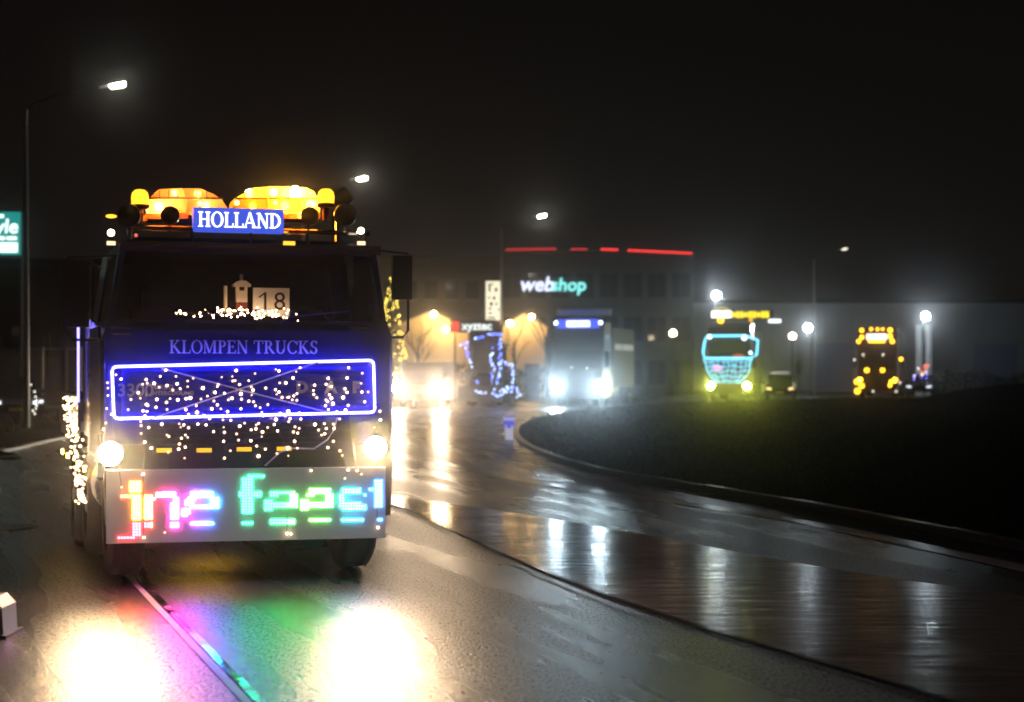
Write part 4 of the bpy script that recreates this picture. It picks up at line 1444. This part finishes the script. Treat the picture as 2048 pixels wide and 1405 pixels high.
# ================================================================== other vehicles
def far_truck(loc, rz, label, paint, headm, hz_=.95, hx_=1.0, hr=.12, roof=3.4, length=7., box_h=3.3, glow=None, lens_flat=False):
    o = empty('truck', loc, rz)
    tag(o, label, 'truck')
    ws_b, ws_t = 1.85, 2.75
    MB().prism([(0, .45), (0, 1.85), (.18, 2.8), (.35, roof - .25), (.75, roof), (2.1, roof), (2.1, .45)], -1.22, 1.22, 'x').build('cab', paint, o, .04, seg=2)
    MB().prism([(-1.12, ws_b), (-1.08, ws_t), (1.08, ws_t), (1.12, ws_b)], 0, .02).build('windscreen', glassd, o)
    # lay the pane onto the raked front
    ws = o.children[-1]
    ws.location = (0, -.02, 0)
    me = ws.data
    for v in me.vertices:
        v.co.y += (v.co.z - ws_b) * .19 - .005
    gri = box('grille', (0, -.03, 1.35), (1.7, .05, .75), blackp, o, .02)
    for k in range(5):
        box('slat', (0, -.065, 1.08 + k * .135), (1.62, .03, .05), frame_m, gri)
    box('bumper', (0, -.05, .62), (2.44, .16, .46), frame_m, o, .04)
    for s in (-1, 1):
        headlight(o, s * hx_, -.14, hz_, hr, headm)
        mr = box('mirror', (s * 1.42, .2, 2.3), (.2, .1, .7), blackp, o, .02)
        MB().tube([(s * 1.2, .25, 2.7), (s * 1.42, .2, 2.68)], .02, 6).build('bracket', blackp, mr)
        wheel(o, s * 1.03, 1.0, .5, .32, 20, out=s)
        wheel(o, s * 1.0, length - 1.2, .5, .5, 20, out=s)
        MB().prism([(.25, 1.9), (.42, 2.7), (1.45, 2.7), (1.45, 1.9)], s * 1.222, s * 1.23, 'x').build('side_window', glassd, o)
    box('chassis', (0, length / 2, .75), (.9, length - .6, .3), frame_m, o)
    if box_h:
        box('load_box', (0, 2.35 + (length - 2.3) / 2, .95 + (box_h - .95) / 2), (2.48, length - 2.3, box_h - .95), mat('dark_tarp', (.02, .021, .023), rough=.7), o, .02)
    return o
white_head = light('xenon_headlight', (.66, .88, 1.0), 1050.)
t2p = (at(1156, 0, 82).x, 82)
blk = mat('graphite_paint', (.012, .014, .017), rough=.3, coat=.4)
t2 = far_truck((t2p[0], t2p[1], 0), R(-14), 'dark grey truck with cold white headlights and a blue roof sign', blk, white_head, hz_=1.05, hx_=1.06, hr=.19, roof=4.1, length=8.5, box_h=3.9)
k = 82 / F
rs = box('roof_sign', (-.02, .12, zat(648, 82)), (2.0, .14, 17 * k), light('t2_blue', (.05, .09, 1), 1.4), t2, .01)
box('lit_panel', (0, .04, zat(648, 82)), (1.15, .02, 12 * k), light('t2_white', (.75, .9, 1), 2.2), rs)
for s in (-1, 1):
    MB().ico((s * 1.1, .05, zat(646, 82)), .09, 2).build('roof_lamp', light('t2_lamp', (.85, .95, 1), 5), t2, smooth=True)
sl = box('roof_spoiler', (.15, .8, zat(624, 82)), (2.6, .5, .28), mat('pale_paint', (.6, .6, .58), rough=.4), t2, .05)
b_ = MB()
for i, (a, bb) in enumerate(((0, .28), (.36, .6), (.68, .95), (1.1, 1.5), (1.56, 1.9), (1.96, 2.2), (2.26, 2.6))):
    box('lettering', (1.246, 3.1 + (a + bb) * 1.0, 2.95), (.012, (bb - a) * 2, .30), light('side_letter', (.9, .92, .85), .75 if i > 2 else .3), t2)
for x, z in ((-.3, 1.92), (.45, 1.88)):
    MB().ico((x, -.06, z), .03, 1).build('marker_lamp', light('small_white', (.9, .95, 1), 4), t2)

# truck outlined in cyan tube
yel_head = light('yellow_headlight', (.95, 1.0, .10), 420.)
Y3 = 97.
t3 = far_truck((at(1458, 0, Y3).x, Y3, 0), R(-13), 'truck outlined in cyan light tube with a cyan net and yellow headlights', mat('maroon_paint', (.05, .015, .018), rough=.3, coat=.4), yel_head, hz_=.86, hx_=1.03, hr=.18, roof=4.5, length=8.0, box_h=4.0)
k3 = Y3 / F
cyan = light('cyan_tube', (.16, .72, 1.0), 2.6)
cyan_d = light('cyan_net', (.12, .62, 1.0), 1.5)
def l3(px, py):
    return ((px - 1458) * k3 * 1.03, -.14, zat(py, Y3))
MB().tube([l3(*q) for q in ((1412, 680), (1416, 672), (1490, 672), (1514, 681), (1512, 710), (1500, 717), (1412, 717), (1408, 705))], .062, 6, closed=True).build('neon_tube', cyan, t3, smooth=True)
rnd = random.Random(21)
def ux(t, s):   # net outline: narrows to the bottom
    y = 717 + 50 * t
    half = 45 - 23 * t ** 2.2
    return 1456 + half * s, y
for k in range(5):
    t = (k + .6) / 5
    MB().tube([l3(*ux(min(1, t + .10 * math.sin(j * 2.1 + k) * .5), -1 + j / 4)) for j in range(9)], .030, 5).build('net_cord', cyan_d, t3)
for k in range(11):
    s = -1 + k / 5
    MB().tube([l3(*ux(t, s + rnd.uniform(-.07, .07))) for t in (0, .25, .5, .75, 1)], .026, 5).build('net_cord', cyan_d if 0 < k < 10 else cyan, t3)
rs3 = box('roof_sign', (.72, .2, zat(631, Y3)), (.01 + 124 * k3, .18, 19 * k3), blackp, t3, .01)
box('lit_panel', (.72 - 41 * k3, .10, zat(629, Y3)), (40 * k3, .02, 14 * k3), light('t3_white', (1, .93, .8), 2.2), rs3)
b_ = light('t3_yellow', (1, .78, .02), 1.6)
for i in range(9):
    xa = .72 - 17 * k3 + i * 8.4 * k3
    box('lettering', (xa, .10, zat(630, Y3)), (6.8 * k3, .02, (13 if i % 3 else 9) * k3), b_, rs3)
MB().tube([(-1.0, .15, zat(640, Y3)), (-.55, .15, zat(614, Y3)), (.0, .15, zat(620, Y3))], .03, 5).build('neon_tube', light('t3_yellowline', (1, .8, .2), 1.5), t3)
for px, py, r in ((1442, 641, .17), (1500, 641, .10)):
    q = l3(px, py)
    MB().ico((q[0], -.02, q[2]), r, 2).build('beacon', light('t3_amber%d' % px, (1, .42, .01), 7 if r > .12 else 2), t3, smooth=True)
q = l3(1546, 643)
box('work_lamp', (q[0], .0, q[2]), (.7, .08, .2), light('t3_work', (.95, .98, 1), 2.0), t3, .02)
for px, py, r in ((1421, 674, .12), (1488, 676, .14), (1500, 706, .09)):
    q = l3(px, py)
    MB().ico((q[0], -.16, q[2]), r, 2).build('marker_lamp', light('t3_spot', (.75, .95, 1), 4), t3, smooth=True)
q = l3(1443, 707)
MB().ico((q[0], .04, q[2]), .2, 2).build('cab_lamp', light('t3_pink', (1, .16, .75), 2.4), t3, smooth=True).scale = (1.5, .3, .7)
q = l3(1466, 703)
MB().ico((q[0], .04, q[2]), .16, 2).build('cab_lamp', light('t3_redlamp', (1, .1, .06), .5), t3, smooth=True).scale = (2.2, .3, .9)

# truck dotted with amber lamps
Y4 = 108.
am_head = light('amber_headlight', (1, .42, .015), 60.)
t4 = far_truck((at(1755, 0, Y4).x, Y4, 0), R(-16), 'dark truck dotted with orange lamps and an orange lit roof', mat('black_brown_paint', (.03, .015, .01), rough=.35, coat=.3), am_head, hz_=1.15, hx_=1.1, hr=.11, roof=4.5, length=9.0, box_h=4.2)
k4 = Y4 / F
def l4(px, py, y=-.16):
    return ((px - 1752) * k4 * 1.03, y, zat(py, Y4))
am = light('t4_amber', (1, .45, .015), 7.)
for px, py, r in ((1722, 661, .12), (1722, 675, .12), (1716, 683, .12), (1776, 661, .14), (1776, 673, .13), (1780, 683, .13), (1740, 659, .09), (1752, 659, .09), (1762, 659, .08), (1732, 741, .14), (1762, 741, .13), (1797, 719, .11), (1713, 764, .16), (1722, 772, .16), (1714, 783, .17), (1778, 764, .12), (1787, 760, .12), (1776, 771, .11)):
    q = l4(px, py, -.02 if py < 700 else -.2)
    MB().ico(q, r, 2).build('marker_lamp', am, t4, smooth=True)
for px, py in ((1725, 710), (1763, 710), (1709, 720), (1744, 783), (1788, 783), (1795, 766)):
    q = l4(px, py, -.2)
    MB().ico(q, .07, 1).build('marker_lamp', light('t4_pale', (1, .88, .75), 2.2), t4)
rs4 = box('roof_sign', (-.05, -.02, zat(674, Y4)), (1.25, .16, 11 * k4), light('t4_sign', (1, .9, .8), 2.4), t4, .01)
box('lit_strip', (-.05, -.02, zat(682.5, Y4)), (1.0, .12, 5 * k4), am, rs4)

# van with warm headlights right behind the first truck's nose
Y5 = 80.
van = empty('van', (at(838, 0, Y5).x, Y5, 0), R(-6))
tag(van, 'light brown van with glaring warm headlights beside the blue truck', 'van')
vp = mat('beige_paint', (.05, .035, .026), rough=.35, coat=.4)
MB().prism([(0, .35), (-.03, .8), (.12, 1.08), (.75, 1.22), (1.35, 1.95), (1.7, 2.15), (4.8, 2.2), (4.9, .35)], -.98, .98, 'x').build('body', vp, van, .06, seg=2)
MB().prism([(.80, 1.26), (.78, 1.27), (1.32, 1.90), (1.36, 1.90)], -.84, .84, 'x').build('windscreen', glassd, van)
gv = box('grille', (0, -.02, .78), (1.0, .06, .2), blackp, van, .02)
for k in range(3):
    box('slat', (0, -.055, .72 + k * .06), (.95, .02, .02), chrome, gv)
box('bumper', (0, -.02, .5), (1.92, .14, .22), blackp, van, .03)
box('number_plate', (0, -.10, .5), (.5, .01, .11), mat('plate_yellow', (.6, .45, .05), rough=.4), van)
wv = light('warm_headlight_far', (1.0, .74, .50), 1700.)
for s in (-1, 1):
    headlight(van, s * (1.02), -.1, .92, .18, wv)
    wheel(van, s * .88, .85, .33, .2, 18, out=s)
    wheel(van, s * .88, 3.9, .33, .2, 18, out=s)
    mr = box('mirror', (s * 1.12, 1.15, 1.35), (.2, .12, .26), blackp, van, .03)

# tractor with a front bucket, covered in blue lights
Y6 = 86.
trc = empty('tractor', (at(972, 0, Y6).x, Y6, 0), R(-8))
tag(trc, 'tractor with raised front loader covered in blue string lights', 'tractor')
k6 = Y6 / F
tpnt = mat('tractor_blue', (.02, .03, .10), rough=.4)
MB().prism([(-.8, .8), (-.8, 1.5), (-.6, 1.62), (.7, 1.75), (.7, .8)], -.38, .38, 'x').build('hood', tpnt, trc, .05, seg=2)
cabn = MB().prism([(.6, 1.1), (.5, 2.0), (.75, 3.0), (2.1, 3.0), (2.2, 1.9), (2.0, 1.1)], -.75, .75, 'x').build('cab', glassd, trc, .03)
for sx_ in (-1, 1):
    MB().tube([(sx_ * .77, .6, 1.1), (sx_ * .77, .5, 2.0), (sx_ * .77, .75, 3.0)], .05, 6).build('cab_post', tpnt, cabn)
box('cab_roof', (0, 1.4, 3.08), (1.7, 1.7, .16), tpnt, cabn, .04)
for s in (-1, 1):
    wheel(trc, s * .92, 1.7, .82, .48, 22, out=s)
    wheel(trc, s * .75, -.35, .52, .3, 20, out=s)
    MB().prism([(.85, 1.3), (1.0, 1.68), (1.6, 1.82), (2.3, 1.7), (2.5, 1.35), (2.3, 1.6), (1.6, 1.74), (1.1, 1.62)], s * .92 - .28, s * .92 + .28, 'x').build('mudguard', tpnt, trc)
    MB().tube([(s * .55, .5, 1.7), (s * .6, -.8, 1.5), (s * .6, -1.7, .6)], .08, 8).build('loader_arm', tpnt, trc)
MB().prism([(-1.7, .25), (-1.65, .95), (-1.75, 1.0), (-2.25, .35), (-2.3, .2)], -1.1, 1.1, 'x').build('bucket', mat('bucket_steel', (.1, .1, .12), rough=.5, metal=.5), trc, .015)
ls6 = empty('string_lights', (trc.location.x, Y6, 0))
tag(ls6, 'blue and white string lights wound over the tractor', 'string lights')
b6 = bulb_mesh('bulb', light('blue_bulb', (.10, .16, 1.0), 7.), .042)
w6 = bulb_mesh('bulb', light('ice_bulb', (.45, .62, 1.0), 7.), .036)
rnd = random.Random(31)
seqs = [((975, 668), (1000, 668), (1000, 700), (1000, 735), (995, 770)), ((985, 700), (980, 720), (990, 735), (982, 760), (992, 775)), ((920, 690), (935, 686), (932, 700), (938, 715), (945, 735)), ((948, 676), (970, 676)),
        ((1000, 728), (1024, 730), (1026, 765), (1022, 775), (1000, 780), (985, 775)), ((955, 760), (955, 785), (975, 785)), ((985, 786), (1000, 792), (1010, 783), (1035, 780), (1040, 792), (1030, 792))]
pth = []
for sq in seqs:
    for a, bb in zip(sq, sq[1:]):
        n_ = max(2, int(math.dist(a, bb) / 3.6))
        for i in range(n_):
            t = i / n_
            px, py = a[0] + (bb[0] - a[0]) * t + rnd.gauss(0, 1.6), a[1] + (bb[1] - a[1]) * t + rnd.gauss(0, 1.6)
            q = at(px, py, Y6)
            yy = -.75 if py > 745 else .35
            if px > 1002 or py > 778:
                yy = -2.35
            low = (px > 1000 and py > 725) or py > 775
            inst('bulb', w6 if (rnd.random() < (.75 if low else .35)) else b6, ls6, (q.x - trc.location.x, yy + rnd.uniform(-.05, .05), q.z))
            pth.append((q.x - trc.location.x, yy + .03, q.z))
MB().tube(pth[::3], .006, 4).build('wire', wire, ls6)

# low cars
def car(loc, rz, label, paint, L=4.2, lamps=None, group=None):
    o = empty('car', loc, rz)
    tag(o, label, 'car', group)
    MB().prism([(0, .32), (-.04, .6), (.1, .82), (1.1, .95), (1.15, .95), (L - .9, 1.0), (L - .1, .92), (L, .6), (L - .05, .32)], -.86, .86, 'x').build('body', paint, o, .05, seg=2)
    cb = MB().prism([(1.05, .95), (1.75, 1.42), (2.0, 1.47), (L - 1.2, 1.45), (L - .45, 1.0)], -.72, .72, 'x').build('cabin', glassd, o, .04, seg=2)
    MB().prism([(1.9, 1.455), (2.0, 1.485), (L - 1.25, 1.475), (L - 1.2, 1.45)], -.68, .68, 'x').build('roof', paint, cb, .01)
    for s in (-1, 1):
        wheel(o, s * .78, .85, .32, .2, 20, out=s)
        wheel(o, s * .78, L - .85, .32, .2, 20, out=s)
        hl = MB().prism([(s * .5, .62), (s * .8, .66), (s * .8, .74), (s * .5, .72)], -.06, .0).build('headlight', lamps or chrome, o)
        box('mirror', (s * .96, 1.35, 1.02), (.18, .1, .13), paint, o, .03)
    box('bumper', (0, -.04, .42), (1.6, .1, .18), blackp, o, .03)
    box('number_plate', (0, -.095, .46), (.5, .01, .11), mat('plate_yellow', (0, 0, 0)), o)
    return o
cp = mat('dark_car_paint', (.015, .016, .02), rough=.2, coat=.8)
car((at(34, 0, 54).x, 54, .085), R(22), 'dark car parked on the verge beside the left lamp post', mat('grey_car_paint', (.06, .062, .07), rough=.2, coat=.8), 4.3, light('parking_lamp', (.9, .93, 1), 2.5))  # headlight parts glow in place of glints reflected off the car
c2 = car((at(1560, 0, 100).x, 100, 0), R(-10), 'dark car with small golden lights between cyan truck and orange truck', cp, 4.2, light('gold_lamp', (1, .7, .3), 2.5))
q = at(1558, 757, 100)
box('roof_light_bar', (0, 1.2, 1.62), (1.0, .1, .08), light('pale_bar', (1, .95, .85), .6), c2)
c3 = car((at(1838, 0, 112).x, 112, 0), R(-20), 'small dark car with red and blue lamps right of the orange truck', cp, 4.2, light('cold_lamp', (.8, .9, 1), 2.0))
rnd = random.Random(41)
for k in range(16):
    px, py = rnd.uniform(1824, 1856), rnd.uniform(730, 762)
    q = at(px, py, 112)
    m_ = light('red_dot', (1, .16, .08), 5) if py < 748 else light('blue_dot', (.16, .14, 1), 5)
    if rnd.random() < .25:
        m_ = light('white_dot', (1, .9, .85), 5)
    MB().ico((q.x - c3.location.x, -.15 + (q.z - .9) * .3, max(.5, q.z)), .05, 1).build('lamp', m_, c3)
pc = at(1597, 750, 96)
po = empty('sign_post', (pc.x, 96, 0))
tag(po, 'pale flat marker post between the cyan truck and the orange truck', 'post')
box('plate', (0, 0, zat(735, 96)), (.34, .05, 1.0), mat('pale_plate', (.55, .55, .5), rough=.5), po, .01)
MB().tube([(0, .05, 0), (0, .05, zat(735, 96))], .035, 8).build('pole', pole_m, po)
# small white lights on a shrub beside the left pole
sh = empty('shrub', (at(70, 0, 51).x, 51.3, .085))
tag(sh, 'small shrub hung with a few white lights beside the left lamp post', 'shrub')
rnd = random.Random(51)
b = MB()
for k in range(160):
    c0 = Vector((rnd.gauss(0, .16), rnd.gauss(0, .16), rnd.uniform(.05, 1.15)))
    a = rnd.uniform(0, 6.28)
    d = Vector((math.cos(a), math.sin(a), rnd.uniform(-.3, .6))) * .09
    q = Vector((-math.sin(a), math.cos(a), 0)) * .03
    b.poly([c0 - d, c0 - q, c0 + d, c0 + q])
b.build('foliage', mat('hedge_leaf', (0, 0, 0)), sh)
MB().tube([(0, 0, 0), (.02, 0, 1.0)], [.02, .01], 5).build('stem', bark, sh)
sbm = bulb_mesh('bulb', light('shrub_bulb', (1, .93, .8), 4), .022)
for px, py in ((62, 770), (69, 784), (71, 794), (73, 801), (73, 811), (72, 817), (66, 822), (70, 828)):
    q = at(px, py, 51)
    inst('bulb', sbm, sh, (q.x - sh.location.x, -.3, q.z - .085))

# ================================================================== damp air
hz = MB().box((10, 86, 6.2), (270, 204, 15.2)).build('haze', mat('tmp', (0, 0, 0)))
hm = bpy.data.materials.new('damp_air')
hm.use_nodes = True
n = hm.node_tree
n.nodes.remove(n.nodes['Principled BSDF'])
pv = n.nodes.new('ShaderNodeVolumePrincipled')
pv.inputs['Color'].default_value = (.85, .87, .9, 1)
pv.inputs['Density'].default_value = .0012
pv.inputs['Anisotropy'].default_value = .98
n.links.new(pv.outputs[0], n.nodes['Material Output'].inputs['Volume'])
hm.cycles.volume_sampling = 'MULTIPLE_IMPORTANCE'
hm.cycles.homogeneous_volume = True
hz.data.materials.clear()
hz.data.materials.append(hm)
struct(hz, 'stuff')
tag(hz, 'thin damp night air over the whole road', 'haze')
